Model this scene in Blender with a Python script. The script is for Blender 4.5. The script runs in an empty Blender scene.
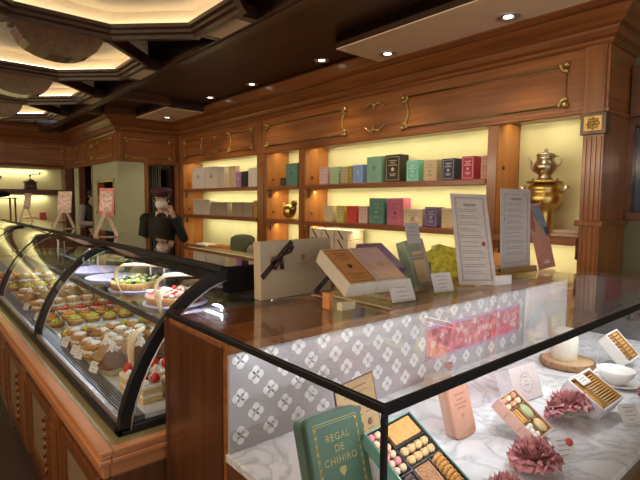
import bpy, bmesh, math, random
from mathutils import Vector, Matrix, Euler
from math import sin, cos, pi, radians as R
random.seed(7)
SC = bpy.context.scene
COL = SC.collection
# ------------------------------------------------------------------ camera, world, exposure
cam = bpy.data.objects.new('camera', bpy.data.cameras.new('camera'))
COL.objects.link(cam)
YAW, PIT, ROL = 0.708017, -0.0784786, 0.00877631
_f = Vector((sin(YAW)*cos(PIT), cos(YAW)*cos(PIT), sin(PIT)))
_r = Vector((cos(YAW), -sin(YAW), 0)); _u = _r.cross(_f)
_r2 = cos(ROL)*_r + sin(ROL)*_u; _u2 = -sin(ROL)*_r + cos(ROL)*_u
M = Matrix((( _r2.x, _u2.x, -_f.x, 0), (_r2.y, _u2.y, -_f.y, 0), (_r2.z, _u2.z, -_f.z, 1.52), (0, 0, 0, 1)))
cam.matrix_world = M
cam.data.sensor_width = 36; cam.data.lens = 481.65/640*36
cam.data.clip_start = 0.05; cam.data.clip_end = 60
SC.camera = cam
w = bpy.data.worlds.new('world'); SC.world = w; w.use_nodes = True
w.node_tree.nodes['Background'].inputs[0].default_value = (0.85, 0.80, 0.78, 1)
w.node_tree.nodes['Background'].inputs[1].default_value = 0.8
SC.view_settings.view_transform = 'Standard'; SC.view_settings.look = 'None'
SC.view_settings.gamma = 1; SC.view_settings.use_curve_mapping = False
SC.view_settings.exposure = -0.08
SC.cycles.use_denoising = True
SC.cycles.max_bounces = 8; SC.cycles.transparent_max_bounces = 24
SC.cycles.sample_clamp_indirect = 6

def area(name, loc, size, power, col, direction=(0, 0, -1), up='Y', spread=180):
    l = bpy.data.lights.new(name, 'AREA'); l.shape = 'RECTANGLE'
    l.size, l.size_y = size; l.energy = power; l.color = col; l.spread = R(spread)
    o = bpy.data.objects.new(name, l); COL.objects.link(o); o.location = loc
    d = Vector(direction).normalized()
    # local X along the long side
    X = {'X': Vector((1, 0, 0)), 'Y': Vector((0, 1, 0))}[up]
    Z = -d; Yv = Z.cross(X).normalized(); Xv = Yv.cross(Z)
    o.rotation_euler = Matrix((Xv, Yv, Z)).transposed().to_euler()
    return o
def spot(loc, power, col, ang=80, tgt=(0, 0, -1)):
    l = bpy.data.lights.new('downlight_beam', 'SPOT'); l.energy = power; l.color = col
    l.spot_size = R(ang); l.spot_blend = .6; l.shadow_soft_size = .03
    o = bpy.data.objects.new('downlight_beam', l); COL.objects.link(o); o.location = loc
    o.rotation_euler = Vector(tgt).to_track_quat('-Z', 'Y').to_euler()
WARM = (1, .89, .55); AMB = (1, .62, .34); COOL = (.86, .93, 1); COVE = (1, .80, .48)
# unseen fill lights, added to brighten the shelf fronts and the ceiling
area('room_fill_light', (-1.2, 1.2, 2.55), (2.4, 3.0), 24, (1, .80, .60))  # added warm overhead fill for the room, has no fixture
area('front_fill_light', (0.5, -2.2, 1.6), (3.5, 2.0), 16, (1, .95, .88), (0, 1, .25), 'X')  # added fill behind the camera, tilted up to lift the ceiling
area('left_uplight_fill', (-2.9, 3.0, 2.25), (8, .1), 260, (1, .80, .56), (.75, 0, .8), 'Y')  # invented uplight along the unseen left wall, brightens the soffits
# shelf strips: (y0, y1, z)
for (a, b, z) in [(4.95, 6.90, 2.114), (4.12, 4.68, 2.114), (1.92, 3.96, 2.114), (1.28, 1.79, 2.114),
                  (4.84, 6.75, 1.645), (4.09, 4.70, 1.645), (1.89, 4.0, 1.645),
                  (4.84, 6.75, 1.27), (4.09, 4.70, 1.27), (1.89, 4.0, 1.27), (1.26, 1.81, 1.25)]:
    area('shelf_strip_light', (3.335, (a+b)/2, z-.012), (b-a, .02), 2.1*(b-a), WARM, (.45, 0, -1), 'Y')
area('back_shelf_light', (0.6, 9.68, 2.04), (2.6, .03), 7, WARM, (0, .25, -1), 'X')
area('back_shelf_light', (0.6, 9.68, 1.59), (2.6, .03), 7, WARM, (0, .25, -1), 'X')
# cake case tubes
for a, b in ((1.82, 3.26), (3.36, 4.8), (4.92, 6.3)):
    area('cake_case_light', (1.02, (a+b)/2, 1.185), (b-a, .04), 5.6, COOL, (-.25, 0, -1), 'Y')
# gift case tubes
area('gift_case_light', (1.88, 1.20, 1.075), (2.3, .025), 1.6, (.90, .94, 1), (0, -.35, -1), 'X')
area('gift_case_light', (1.88, 0.65, 1.095), (2.3, .02), 6.4, (.90, .94, 1), (0, .9, -.9), 'X', 160)

# ------------------------------------------------------------------ materials
MATS = {}
def new_mat(name):
    m = bpy.data.materials.new(name); m.use_nodes = True
    return m, m.node_tree.nodes, m.node_tree.links, m.node_tree.nodes['Principled BSDF']
def flat(name, col, rough=.5, metal=0, coat=0, bump=0, emit=None, spec=.5, var=0.06, scale=30):
    if name in MATS: return MATS[name]
    m, n, l, p = new_mat(name)
    p.inputs['Roughness'].default_value = rough; p.inputs['Metallic'].default_value = metal
    p.inputs['Coat Weight'].default_value = coat; p.inputs['Specular IOR Level'].default_value = spec
    tc = n.new('ShaderNodeTexCoord'); no = n.new('ShaderNodeTexNoise'); no.inputs['Scale'].default_value = scale
    l.new(tc.outputs['Object'], no.inputs['Vector'])
    cr = n.new('ShaderNodeValToRGB')
    cr.color_ramp.elements[0].position = .3; cr.color_ramp.elements[1].position = .7
    cr.color_ramp.elements[0].color = tuple(c*(1-var) for c in col) + (1,)
    cr.color_ramp.elements[1].color = tuple(min(1, c*(1+var)) for c in col) + (1,)
    l.new(no.outputs['Fac'], cr.inputs['Fac']); l.new(cr.outputs['Color'], p.inputs['Base Color'])
    if bump:
        b = n.new('ShaderNodeBump'); b.inputs['Strength'].default_value = bump; b.inputs['Distance'].default_value = .004
        l.new(no.outputs['Fac'], b.inputs['Height']); l.new(b.outputs['Normal'], p.inputs['Normal'])
    if emit:
        p.inputs['Emission Color'].default_value = emit[0] + (1,); p.inputs['Emission Strength'].default_value = emit[1]
    MATS[name] = m; return m
def wood(name, c1, c2, axis, rough=.3, coat=.3, sc=14):
    if name in MATS: return MATS[name]
    m, n, l, p = new_mat(name)
    tc = n.new('ShaderNodeTexCoord'); mp = n.new('ShaderNodeMapping')
    s = [sc*2.2]*3; s[axis] = sc*.10; mp.inputs['Scale'].default_value = s
    l.new(tc.outputs['Object'], mp.inputs['Vector'])
    no = n.new('ShaderNodeTexNoise'); no.inputs['Scale'].default_value = 1; no.inputs['Detail'].default_value = 5; no.inputs['Distortion'].default_value = .8
    l.new(mp.outputs['Vector'], no.inputs['Vector'])
    cr = n.new('ShaderNodeValToRGB'); e = cr.color_ramp.elements
    e[0].position = .32; e[0].color = c1 + (1,); e[1].position = .68; e[1].color = c2 + (1,)
    l.new(no.outputs['Fac'], cr.inputs['Fac']); l.new(cr.outputs['Color'], p.inputs['Base Color'])
    p.inputs['Roughness'].default_value = rough; p.inputs['Coat Weight'].default_value = coat; p.inputs['Coat Roughness'].default_value = .15
    MATS[name] = m; return m
def glass(name, tint=(1, 1, 1), ior=1.45, rough=0.0, refl=1.0):
    if name in MATS: return MATS[name]
    m, n, l, p = new_mat(name); n.remove(p)
    out = n['Material Output']; t = n.new('ShaderNodeBsdfTransparent'); t.inputs[0].default_value = tint + (1,)
    g = n.new('ShaderNodeBsdfGlossy'); g.inputs['Roughness'].default_value = rough; g.inputs['Color'].default_value = (refl, refl, refl, 1)
    fr = n.new('ShaderNodeFresnel'); ge = n.new('ShaderNodeNewGeometry'); mi = n.new('ShaderNodeMix'); mi.inputs[2].default_value = ior; mi.inputs[3].default_value = 1/ior
    l.new(ge.outputs['Backfacing'], mi.inputs[0]); l.new(mi.outputs[0], fr.inputs['IOR'])
    mx = n.new('ShaderNodeMixShader'); l.new(fr.outputs[0], mx.inputs[0]); l.new(t.outputs[0], mx.inputs[1]); l.new(g.outputs[0], mx.inputs[2])
    l.new(mx.outputs[0], out.inputs['Surface']); MATS[name] = m; return m
def film(name, col, alpha):
    m, n, l, p = new_mat(name)
    p.inputs['Base Color'].default_value = col + (1,); p.inputs['Alpha'].default_value = alpha; p.inputs['Roughness'].default_value = .15
    MATS[name] = m; return m
def marble(name):
    m, n, l, p = new_mat(name)
    tc = n.new('ShaderNodeTexCoord'); no = n.new('ShaderNodeTexNoise'); no.inputs['Scale'].default_value = 6; no.inputs['Detail'].default_value = 9; no.inputs['Distortion'].default_value = 1.3
    l.new(tc.outputs['Object'], no.inputs['Vector'])
    cr = n.new('ShaderNodeValToRGB'); e = cr.color_ramp.elements
    e[0].position = .40; e[0].color = (.76, .76, .77, 1); e[1].position = .60; e[1].color = (.78, .78, .78, 1)
    for q, c in ((.47, (.66, .67, .68)), (.50, (.50, .51, .54)), (.525, (.66, .66, .66))):
        k = e.new(q); k.color = c + (1,)
    l.new(no.outputs['Fac'], cr.inputs['Fac']); l.new(cr.outputs['Color'], p.inputs['Base Color'])
    p.inputs['Roughness'].default_value = .12; MATS[name] = m; return m
CH = (.205, .066, .015); CH2 = (.36, .128, .031)
WY = wood('cherry_along_y', CH, CH2, 1); WX = wood('cherry_along_x', CH, CH2, 0); WZ = wood('cherry_upright', CH, CH2, 2)
OZ = wood('orange_cherry_upright', (.46, .16, .035), (.62, .24, .06), 2)
OY = wood('counter_rim_wood', (.56, .22, .085), (.70, .31, .13), 1, .3, .3); OX = wood('counter_rim_wood_x', (.56, .22, .085), (.70, .31, .13), 0, .3, .3)
DY = wood('dark_ceiling_wood', (.030, .011, .005), (.055, .020, .009), 1, .4); DX = wood('dark_ceiling_wood_x', (.030, .011, .005), (.055, .020, .009), 0, .4)
BY = wood('brown_ceiling_wood', (.055, .019, .007), (.10, .036, .013), 1, .5, .1)
BX = wood('brown_wood_x', (.10, .035, .016), (.16, .06, .027), 0, .35); BZ = wood('brown_wood_upright', (.11, .036, .014), (.17, .060, .024), 2, .35)
SHW = wood('shelf_wood', (.20, .066, .026), (.32, .11, .045), 1, .35)
CREAM = flat('cream_niche_paint', (.72, .70, .42), .7, var=.03, scale=5)
GREENW = flat('sage_green_paint', (.50, .52, .36), .7, var=.04, scale=4)
OLIVE = flat('olive_wall_paint', (.18, .17, .09), .7)
SOFF = flat('soffit_cream_paint', (.92, .70, .46), .8, var=.03, scale=6)
COVEP = flat('cove_ceiling_paint', (.78, .66, .50), .8, var=.02, scale=3)
GOLD = flat('antique_gilt', (.52, .36, .13), .4, .75, bump=.4, scale=120)
BRASS = flat('polished_brass', (.72, .50, .16), .36, 1, scale=8)
PEWTER = flat('worn_pewter', (.50, .44, .32), .3, 1, scale=12)
BLACK = flat('black_metal', (.010, .010, .012), .45, 0, spec=.35)
BLACKM = flat('black_matte', (.01, .01, .012), .8, spec=.1)
CHROME = flat('brushed_steel', (.62, .64, .66), .34, .9)
WHITE = flat('white_card', (.80, .79, .76), .6, var=.02)
OFFW = flat('off_white_card', (.66, .62, .54), .6, var=.02)
GL = glass('clear_glass'); GLC = glass('curved_clear_glass', (.97, .99, .99), 1.4); ACR = glass('clear_acrylic', (.93, .95, .95), 1.5)
MIRR = glass('mirrored_end_glass', (.05, .05, .06), 2.3)
GREYT = flat('grey_print', (.30, .28, .28), .7)
MARB = marble('veined_white_marble')

# ------------------------------------------------------------------ mesh builder
class MB:
    def __init__(s): s.bm = bmesh.new(); s.mi = 0
    def m(s, i): s.mi = i; return s
    def face(s, pts):
        try:
            f = s.bm.faces.new([s.bm.verts.new(p) for p in pts]); f.material_index = s.mi; return f
        except ValueError: return None
    def _fix(s, vs):
        fs = {f for v in vs for f in v.link_faces}
        for f in fs: f.material_index = s.mi
        return fs
    def box(s, x0, x1, y0, y1, z0, z1, bev=0, T=None, seg=2):
        r = bmesh.ops.create_cube(s.bm, size=1); vs = r['verts']
        for v in vs:
            v.co = Vector(((x0+x1)/2 + v.co.x*(x1-x0), (y0+y1)/2 + v.co.y*(y1-y0), (z0+z1)/2 + v.co.z*(z1-z0)))
        s._fix(vs)
        if bev:
            es = list({e for v in vs for e in v.link_edges})
            rr = bmesh.ops.bevel(s.bm, geom=es, offset=bev, segments=seg, affect='EDGES', profile=.5, material=s.mi)
            vs = list({v for f in rr['faces'] for v in f.verts})
            seen = set(vs); st = list(vs)
            while st:
                v = st.pop()
                for e in v.link_edges:
                    o = e.other_vert(v)
                    if o not in seen: seen.add(o); st.append(o)
            vs = list(seen)
        if T is not None:
            for v in vs: v.co = T @ v.co
        return s
    def tube(s, pts, r, n=8, closed=False, T=None, flatz=1):
        pts = [Vector(p) for p in pts]; N = len(pts)
        rs = r if isinstance(r, (list, tuple)) else [r]*N
        rings = []; prev = None
        for i, p in enumerate(pts):
            a = pts[i-1] if (i > 0 or closed) else p; b = pts[(i+1) % N] if (i < N-1 or closed) else p
            t = (b-a).normalized()
            ref = prev if prev is not None else (Vector((0, 0, 1)) if abs(t.z) < .9 else Vector((1, 0, 0)))
            u = (ref - t*ref.dot(t))
            if u.length < 1e-5: u = t.orthogonal()
            u.normalize(); v = t.cross(u); prev = u
            rings.append([s.bm.verts.new(p + (u*cos(2*pi*k/n)*flatz + v*sin(2*pi*k/n))*rs[i]) for k in range(n)])
        L = N if closed else N-1
        for i in range(L):
            A, B = rings[i], rings[(i+1) % N]
            for k in range(n):
                f = s.bm.faces.new((A[k], A[(k+1) % n], B[(k+1) % n], B[k])); f.material_index = s.mi; f.smooth = True
        if not closed:
            for q, ring in ((0, rings[0]), (1, rings[-1])):
                f = s.bm.faces.new(ring if q else ring[::-1]); f.material_index = s.mi
        if T is not None:
            for rg in rings:
                for v in rg: v.co = T @ v.co
        return s
    def lathe(s, prof, c=(0, 0, 0), n=24, T=None, flute=0, nf=0, sx=1, sy=1, smooth=True):
        rings = []
        for (r, z) in prof:
            rings.append([s.bm.verts.new((c[0] + sx*r*(1+flute*cos(nf*2*pi*k/n))*cos(2*pi*k/n), c[1] + sy*r*(1+flute*cos(nf*2*pi*k/n))*sin(2*pi*k/n), c[2]+z)) for k in range(n)])
        for A, B in zip(rings, rings[1:]):
            for k in range(n):
                f = s.bm.faces.new((A[k], A[(k+1) % n], B[(k+1) % n], B[k])); f.material_index = s.mi; f.smooth = smooth
        for q, ring in ((0, rings[0]), (1, rings[-1])):
            f = s.bm.faces.new(ring if q else ring[::-1]); f.material_index = s.mi
        if T is not None:
            for rg in rings:
                for v in rg: v.co = T @ v.co
        return s
    def ball(s, c, r, sub=2, sc=(1, 1, 1), T=None, jit=0):
        vs = bmesh.ops.create_icosphere(s.bm, subdivisions=sub, radius=1)['verts']
        rr = random.Random(int(abs(c[0]*1e4)+abs(c[1]*3e4)) + 1)
        for v in vs:
            k = 1 + (rr.uniform(-jit, jit) if jit else 0)
            v.co = Vector((c[0]+v.co.x*r*sc[0]*k, c[1]+v.co.y*r*sc[1]*k, c[2]+v.co.z*r*sc[2]*k))
            if T is not None: v.co = T @ v.co
        for f in s._fix(vs): f.smooth = True
        return s
    def prism(s, poly, a0, a1, axis='y', T=None):
        def P(u, v, a): return {'y': (u, a, v), 'x': (a, u, v), 'z': (u, v, a)}[axis]
        A = [s.bm.verts.new(P(u, v, a0)) for u, v in poly]; B = [s.bm.verts.new(P(u, v, a1)) for u, v in poly]
        n = len(poly); fs = [s.bm.faces.new(A), s.bm.faces.new(B[::-1])]
        for i in range(n): fs.append(s.bm.faces.new((A[i], B[i], B[(i+1) % n], A[(i+1) % n])))
        for f in fs: f.material_index = s.mi
        if T is not None:
            for v in A+B: v.co = T @ v.co
        return s
    def build(s, name, mats, parent=None, kind=None):
        bmesh.ops.recalc_face_normals(s.bm, faces=s.bm.faces)
        me = bpy.data.meshes.new(name); s.bm.to_mesh(me); s.bm.free()
        for m in (mats if isinstance(mats, (list, tuple)) else [mats]): me.materials.append(m)
        o = bpy.data.objects.new(name, me); COL.objects.link(o)
        if parent is not None: o.parent = parent
        if kind: o['kind'] = kind
        return o
def tag(o, label, cat, group=None, kind=None):
    o['label'] = label; o['category'] = cat
    if group: o['group'] = group
    if kind: o['kind'] = kind
    return o
def thing(name, label, cat, loc=(0, 0, 0), rz=0, group=None, mat=None):
    o = bpy.data.objects.new(name, None); o.empty_display_size = .05; COL.objects.link(o)
    if mat is not None: o.matrix_world = mat
    else: o.location = loc; o.rotation_euler = (0, 0, rz)
    return tag(o, label, cat, group)
def copy_thing(o, loc, label, rz=None, scale=None):
    c = o.copy(); COL.objects.link(c); c.location = loc; c['label'] = label
    if rz is not None: c.rotation_euler = (0, 0, rz)
    if scale: c.scale = (scale,)*3
    def rec(a, b):
        for ch in list(a.children):
            d = ch.copy(); COL.objects.link(d); d.parent = b; rec(ch, d)
    rec(o, c); return c
def pose(x, y, z, yaw=0, lean=0, roll=0):
    return Matrix.Translation((x, y, z)) @ Matrix.Rotation(R(yaw), 4, 'Z') @ Matrix.Rotation(R(-lean), 4, 'X') @ Matrix.Rotation(R(roll), 4, 'Y')
def text(parent, s, size, x, z, y, mat, name='lettering', flatpose=False, spacing=1.0):
    cu = bpy.data.curves.new('t', 'FONT'); cu.body = s; cu.size = size; cu.align_x = 'CENTER'; cu.align_y = 'CENTER'; cu.extrude = .0004; cu.space_character = spacing
    t = bpy.data.objects.new('t', cu); COL.objects.link(t)
    bpy.context.view_layer.update()
    me = bpy.data.meshes.new_from_object(t.evaluated_get(bpy.context.evaluated_depsgraph_get()))
    bpy.data.objects.remove(t); me.name = name
    Tm = Matrix.Translation((x, y, z)) @ (Matrix.Rotation(pi/2, 4, 'X') if not flatpose else Matrix.Identity(4))
    me.transform(Tm); me.materials.clear(); me.materials.append(mat)
    o = bpy.data.objects.new(name, me); COL.objects.link(o); o.parent = parent
    return o
ORD = ['first', 'second', 'third', 'fourth', 'fifth', 'sixth', 'seventh', 'eighth', 'ninth', 'tenth', 'eleventh', 'twelfth']

# ------------------------------------------------------------------ room shell
MB().box(-3.2, 6, -2.6, 11.2, -.1, 0).build('floor', flat('dark_brown_tile', (.07, .05, .04), .25), kind='structure')
# coffered ceiling: octagons centred at x .86
OC = [1.36, 2.92, 4.48, 6.04, 7.60]; OXC = .85; AP, CH_ = .68, .39
def octo(cx, cy, ap, st):   # apothem, half straight side
    return [(cx+ap, cy-st), (cx+ap, cy+st), (cx+st, cy+ap), (cx-st, cy+ap), (cx-ap, cy+st), (cx-ap, cy-st), (cx-st, cy-ap), (cx+st, cy-ap)]
top = MB()
top.m(1).box(-3.2, -.02, -2.6, 9.9, 2.80, 2.90)
top.m(0).box(-.07, 1.78, -2.6, 9.9, 3.0, 3.1)
top.m(1).box(1.76, 3.7, -2.6, 9.9, 2.78, 2.9)
top.m(1).box(3.2, 6, -2.6, 1.11, 2.72, 2.78)
ce = top.build('ceiling', [flat('dark_void_paint', (.012, .008, .006), .8), BY], kind='structure')
for k, cy in enumerate(OC):
    o1 = octo(OXC, cy, AP, .29); o2 = octo(OXC, cy, AP+.09, .325)
    rg = MB()
    prof = [(0, 2.75), (0, 2.725), (.025, 2.715), (.025, 2.695), (.05, 2.685), (.05, 2.66), (.09, 2.66), (.09, 2.75)]
    rings = [[(a[0]+(b[0]-a[0])*t/.09, a[1]+(b[1]-a[1])*t/.09, z) for a, b in zip(o1, o2)] for t, z in prof]
    for i in range(len(rings)):
        A, B = rings[i], rings[(i+1) % len(rings)]
        for j in range(8): rg.face([A[j], A[(j+1) % 8], B[(j+1) % 8], B[j]])
    root = rg.build('ceiling', DX, kind='structure')
    cv = MB(); h1 = octo(OXC, cy, AP+.085, .325)
    for j in range(8):
        a, b = h1[j], h1[(j+1) % 8]; cv.face([(a[0], a[1], 2.75), (b[0], b[1], 2.75), (b[0], b[1], 2.86), (a[0], a[1], 2.86)])
    cv.face([(p[0], p[1], 2.86) for p in h1])
    cv.build('cove_ceiling', COVEP, root)
    ls = MB()
    q = octo(OXC, cy, AP+.045, .305)
    for j in range(8):
        a, b = Vector(q[j]+(2.757,)), Vector(q[(j+1) % 8]+(2.757,)); ls.tube([a, b], .006, 6)
    ls.build('cove_light_strip', flat('cove_light', (1, .9, .7), .5, emit=((1, .84, .56), 12)), root)
    if cy > 2:
        dl = MB(); dl.lathe([(.045, 0), (.045, -.006), (.03, -.008), (.028, -.002)], (OXC-.25, cy+.15, 2.86), 16)
        dl.build('downlight', CHROME, root)
# long beams, vent panels, dark panels between the coffers
bm_ = MB(); bm_.box(1.735, 1.765, -2.6, 9.5, 2.665, 3.01); bm_.box(1.765, 1.82, -2.6, 9.5, 2.655, 3.01); bm_.box(1.82, 1.86, -2.6, 9.5, 2.71, 2.79); bm_.box(1.86, 1.90, -2.6, 9.5, 2.75, 2.79)
bm_.box(-.06, .0, -2.6, 9.5, 2.66, 2.86)
bm_.build('trim_1', DY, kind='structure')
lm = MB()
for cy in OC:
    for sx in (-1,):
        lm.prism([(-.0, cy+.39), (-.0, cy+1.17), (.10, cy+1.17), (.46, cy+.80), (.46, cy+.76), (.10, cy+.39)], 2.68, 2.72, 'z')
    lm.box(1.60, 1.736, cy+.20, cy+.26, 2.662, 2.75); lm.box(1.60, 1.736, cy-.26, cy-.20, 2.662, 2.75)
    pass
lm.build('trim_2', DX, kind='structure')
for k, cy in enumerate(OC):
    v = MB(); v.box(1.622, 1.736, cy-.20, cy+.20, 2.664, 2.684); v.build('trim_%d' % (3+k), SOFF, kind='structure')
# half-barrel bosses hanging between the coffers
for k in range(4):
    cy = OC[k]+.80
    if cy < 3: continue
    d = MB(); pts = [(.57, 2.70), (.57, 2.62)] + [(.835 + .25*sin(a), 2.615 - .135*cos(a)) for a in [R(-80+i*16) for i in range(11)]] + [(1.10, 2.62), (1.10, 2.70)]
    d.prism(pts, cy-.06, cy+.12, 'y')
    o = d.build('trim_20', wood('bronze_boss_wood', (.05, .021, .009), (.10, .045, .02), 1, .22, .6), kind='structure')
    b = MB(); b.box(.55, 1.12, cy-.065, cy+.125, 2.655, 2.70); b.build('boss_plate', DX, o)
# soffit boxes by the shelf wall
for nm, (x0, y0, y1) in {'a': (2.51, -2.6, 2.77), 'b': (2.477, 5.84, 7.08)}.items():
    s_ = MB(); s_.m(0).box(x0, 3.2, y0, y1, 2.675, 2.79); s_.m(1).box(x0+.004, 3.2, y0+.004, y1-.004, 2.668, 2.676)
    s_.build('trim_%d' % (10 if nm == 'a' else 11), [DY, SOFF], kind='structure')
cb = MB(); cb.box(1.86, 2.5, 5.74, 5.84, 2.69, 2.79); cb.box(1.86, 2.3, 7.0, 7.1, 2.69, 2.79); cb.build('trim_12', BX, kind='structure')
# recessed downlights
DLM = flat('lamp_glow', (1, .95, .85), .5, emit=((1, .9, .75), 5))
for i, (x, y, z, wh) in enumerate([(2.86, 1.58, 2.668, 'in the pale soffit at the upper right'), (2.87, 2.57, 2.668, 'near the corner of the pale soffit panel'), (2.86, 3.34, 2.78, 'in the wooden ceiling beside the pale soffit'),
        (2.877, 4.51, 2.78, 'in the wooden ceiling above the teal tea tin'), (2.86, 5.42, 2.78, 'in the wooden ceiling before the far pale panel'), (2.78, 6.51, 2.668, 'in the far small pale soffit panel'), (1.30, 8.48, 2.78, 'in the dark ceiling above the far left shelf')]):
    t = thing('downlight', 'round recessed downlight with metal rim ' + wh, 'ceiling light', (x, y, z), 0, 'recessed ceiling downlights')
    a = MB(); a.lathe([(.070, 0), (.070, -.005), (.062, -.010), (.046, -.008), (.042, 0.0)], n=24); a.build('rim', CHROME, t)
    a = MB(); a.lathe([(.001, -.002), (.030, -.002), (.030, -.005), (.001, -.007)], n=20); a.build('lamp_bulb', DLM, t)
    spot((x, y, z-.02), 16, (1, .80, .56), 95)
# walls
MB().box(-3.3, -3.2, -2.6, 11.2, 0, 2.9).build('wall_left', flat('left_wall_wood', (.16, .07, .035), .5), kind='structure')
MB().box(3.62, 3.72, 1.23, 7.2, 0, 2.8).build('wall_right', CREAM, kind='structure')
wb = MB(); wb.box(-3.2, 3.62, 9.76, 9.86, 0, 2.9); wb.build('wall_back', CREAM, kind='structure')
# block with staff room: -X face with door opening and pass window, -Y face with doorway
wk = MB()
wk.box(2.28, 2.36, 7.08, 7.24, 0, 2.072); wk.box(2.28, 2.36, 7.24, 8.02, 0, 1.34); wk.box(2.28, 2.36, 7.24, 8.02, 1.81, 2.072); wk.box(2.28, 2.36, 8.02, 8.30, 0, 2.072)
wk.box(2.28, 2.36, 9.07, 9.40, 0, 2.072)
wk.box(2.36, 2.66, 7.08, 7.15, 0, 2.072)
wk.build('wall_staff', GREENW, kind='structure')
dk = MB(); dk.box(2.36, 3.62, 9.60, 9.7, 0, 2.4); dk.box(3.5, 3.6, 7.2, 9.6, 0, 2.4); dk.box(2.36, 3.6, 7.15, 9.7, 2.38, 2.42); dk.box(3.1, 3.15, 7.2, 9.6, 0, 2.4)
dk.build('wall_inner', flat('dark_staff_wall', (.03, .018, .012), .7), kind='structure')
fr = MB()
for a in ((2.66, 2.715, 7.06, 7.16, 0, 2.07), (3.15, 3.2, 7.06, 7.16, 0, 2.07), (2.66, 3.2, 7.06, 7.16, 2.06, 2.10)): fr.box(*a, bev=.004)
fr.build('door_1', WZ, kind='structure')
fr = MB()
for a in ((2.27, 2.37, 8.28, 8.32, 0, 2.07), (2.27, 2.37, 9.05, 9.09, 0, 2.07)): fr.box(*a, bev=.004)
fr.build('door_2', BZ, kind='structure')
# pass window frame
wf = MB()
for a in ((2.27, 2.37, 7.22, 7.26, 1.32, 1.83), (2.27, 2.37, 8.0, 8.04, 1.32, 1.83), (2.27, 2.37, 7.22, 8.04, 1.79, 1.83), (2.25, 2.37, 7.22, 8.04, 1.31, 1.35)): wf.box(*a, bev=.003)
wf.build('window_2', WY, kind='structure')
# fascia + cornice swept along the wall line
PATH = [(3.75, 1.11), (3.2, 1.11), (3.2, 7.08), (2.28, 7.08), (2.28, 9.525), (-3.2, 9.525)]
NRM = [(0, -1), (-1, 0), (0, -1), (-1, 0), (0, -1)]
def sweep(prof, name, mats, segmat):
    b = MB(); rings = []
    for (o, z) in prof:
        rg = []
        for i, (x, y) in enumerate(PATH):
            if i == 0: n = NRM[0]
            elif i == len(PATH)-1: n = NRM[-1]
            else: n = (NRM[i-1][0]+NRM[i][0], NRM[i-1][1]+NRM[i][1])
            rg.append((x+n[0]*o, y+n[1]*o, z))
        rings.append(rg)
    for A, B in zip(rings, rings[1:] + rings[:1]):
        for i in range(len(PATH)-1):
            b.mi = segmat[i]; b.face([A[i], A[i+1], B[i+1], B[i]])
    return b.build(name, mats, kind='structure')
sweep([(-.04, 2.073), (0, 2.073), (.008, 2.080), (.008, 2.098), (0, 2.105), (0, 2.50), (-.04, 2.50)], 'trim_13', [WY, WX], [1, 0, 1, 0, 1])
sweep([(-.02, 2.47), (.012, 2.47), (.022, 2.485), (.022, 2.50), (.045, 2.515), (.055, 2.54), (.06, 2.555), (.085, 2.565), (.125, 2.60), (.15, 2.625), (.155, 2.635), (.18, 2.64), (.20, 2.652), (.213, 2.66), (.213, 2.80), (-.02, 2.80)],
      'trim_14', [wood('cornice_y', (.15, .048, .013), (.26, .090, .024), 1), wood('cornice_x', (.15, .048, .013), (.26, .090, .024), 0)], [1, 0, 1, 0, 1])
# pilaster strips on the fascia over the dividers
ps = MB()
for y0, y1 in ((1.125, 1.245), (4.80, 4.90), (6.93, 7.04)): ps.box(3.185, 3.21, y0, y1, 2.075, 2.475, .004)
ps.box(2.30, 2.36, 7.062, 7.09, 2.075, 2.475, .004); ps.box(3.10, 3.16, 7.062, 7.09, 2.075, 2.475, .004)
ps.box(2.262, 2.29, 7.12, 7.20, 2.075, 2.475, .004)
ps.build('trim_15', WZ, kind='structure')

# gilt mouldings on the fascia: a frame with concave ends and corner leaves
def P3(plane, u, z, o=.0):
    k, c = plane
    return (c-o, u, z) if k == 'x' else (u, c-o, z)
FB = bpy.data.objects['trim_13']
def gilt_frame(plane, u0, u1, z0, z1, concave=None, corners=True, name='gilt_frame', label='', r=.0085):
    b = MB(); pts = []
    def arc(u, s):
        return [(u + s*.05*sin(pi*t/8), z0 + (z1-z0)*t/8) for t in range(9)]
    lo, hi = min(u0, u1), max(u0, u1)
    left = arc(lo, 1) if concave == 'lo' else [(lo, z0), (lo, z1)]
    right = arc(hi, -1) if concave == 'hi' else [(hi, z0), (hi, z1)]
    loop = left + right[::-1]
    # densify long runs
    P = [P3(plane, u, z, .006) for u, z in loop]
    b.tube(P, r, 6, closed=True)
    if corners:
        for (u, z) in [(lo, z0), (lo, z1), (hi, z0), (hi, z1)]:
            su = 1 if u == lo else -1; sz = 1 if z == z0 else -1
            for k in range(5):
                a = k*pi/8; b.ball(P3(plane, u+su*.038*cos(a), z+sz*.038*sin(a), .01), .016, 1, (.6, 1, 1) if plane[0] == 'x' else (1, .6, 1))
            b.ball(P3(plane, u, z, .012), .024, 1)
    return b.build(name, GOLD, FB)
def scroll(plane, u, z, wd, flip, label):
    b = MB()
    for s in (-1, 1):
        pts = []; rr = []
        for k in range(14):
            t = k/13; pts.append(P3(plane, u + s*(wd*t), z + flip*(.022*sin(t*pi*1.5)), .008)); rr.append(.010*(1-t)+.003)
        b.tube(pts, rr, 6)
        for k in range(4):
            t = .2+k*.2; b.ball(P3(plane, u+s*wd*t, z+flip*(.022*sin(t*pi*1.5)+.012), .008), .012-.0015*k, 1, (1, 1.3, .8))
    b.ball(P3(plane, u, z+flip*.012, .012), .022, 2); b.ball(P3(plane, u, z-flip*.012, .012), .014, 1)
    b.build('gilt_scroll', GOLD, FB)
XP = ('x', 3.2)
gilt_frame(XP, 3.37, 4.70, 2.16, 2.395, 'lo', label='gilt frame moulding with curved right end, left of the large scrolls')
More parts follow.
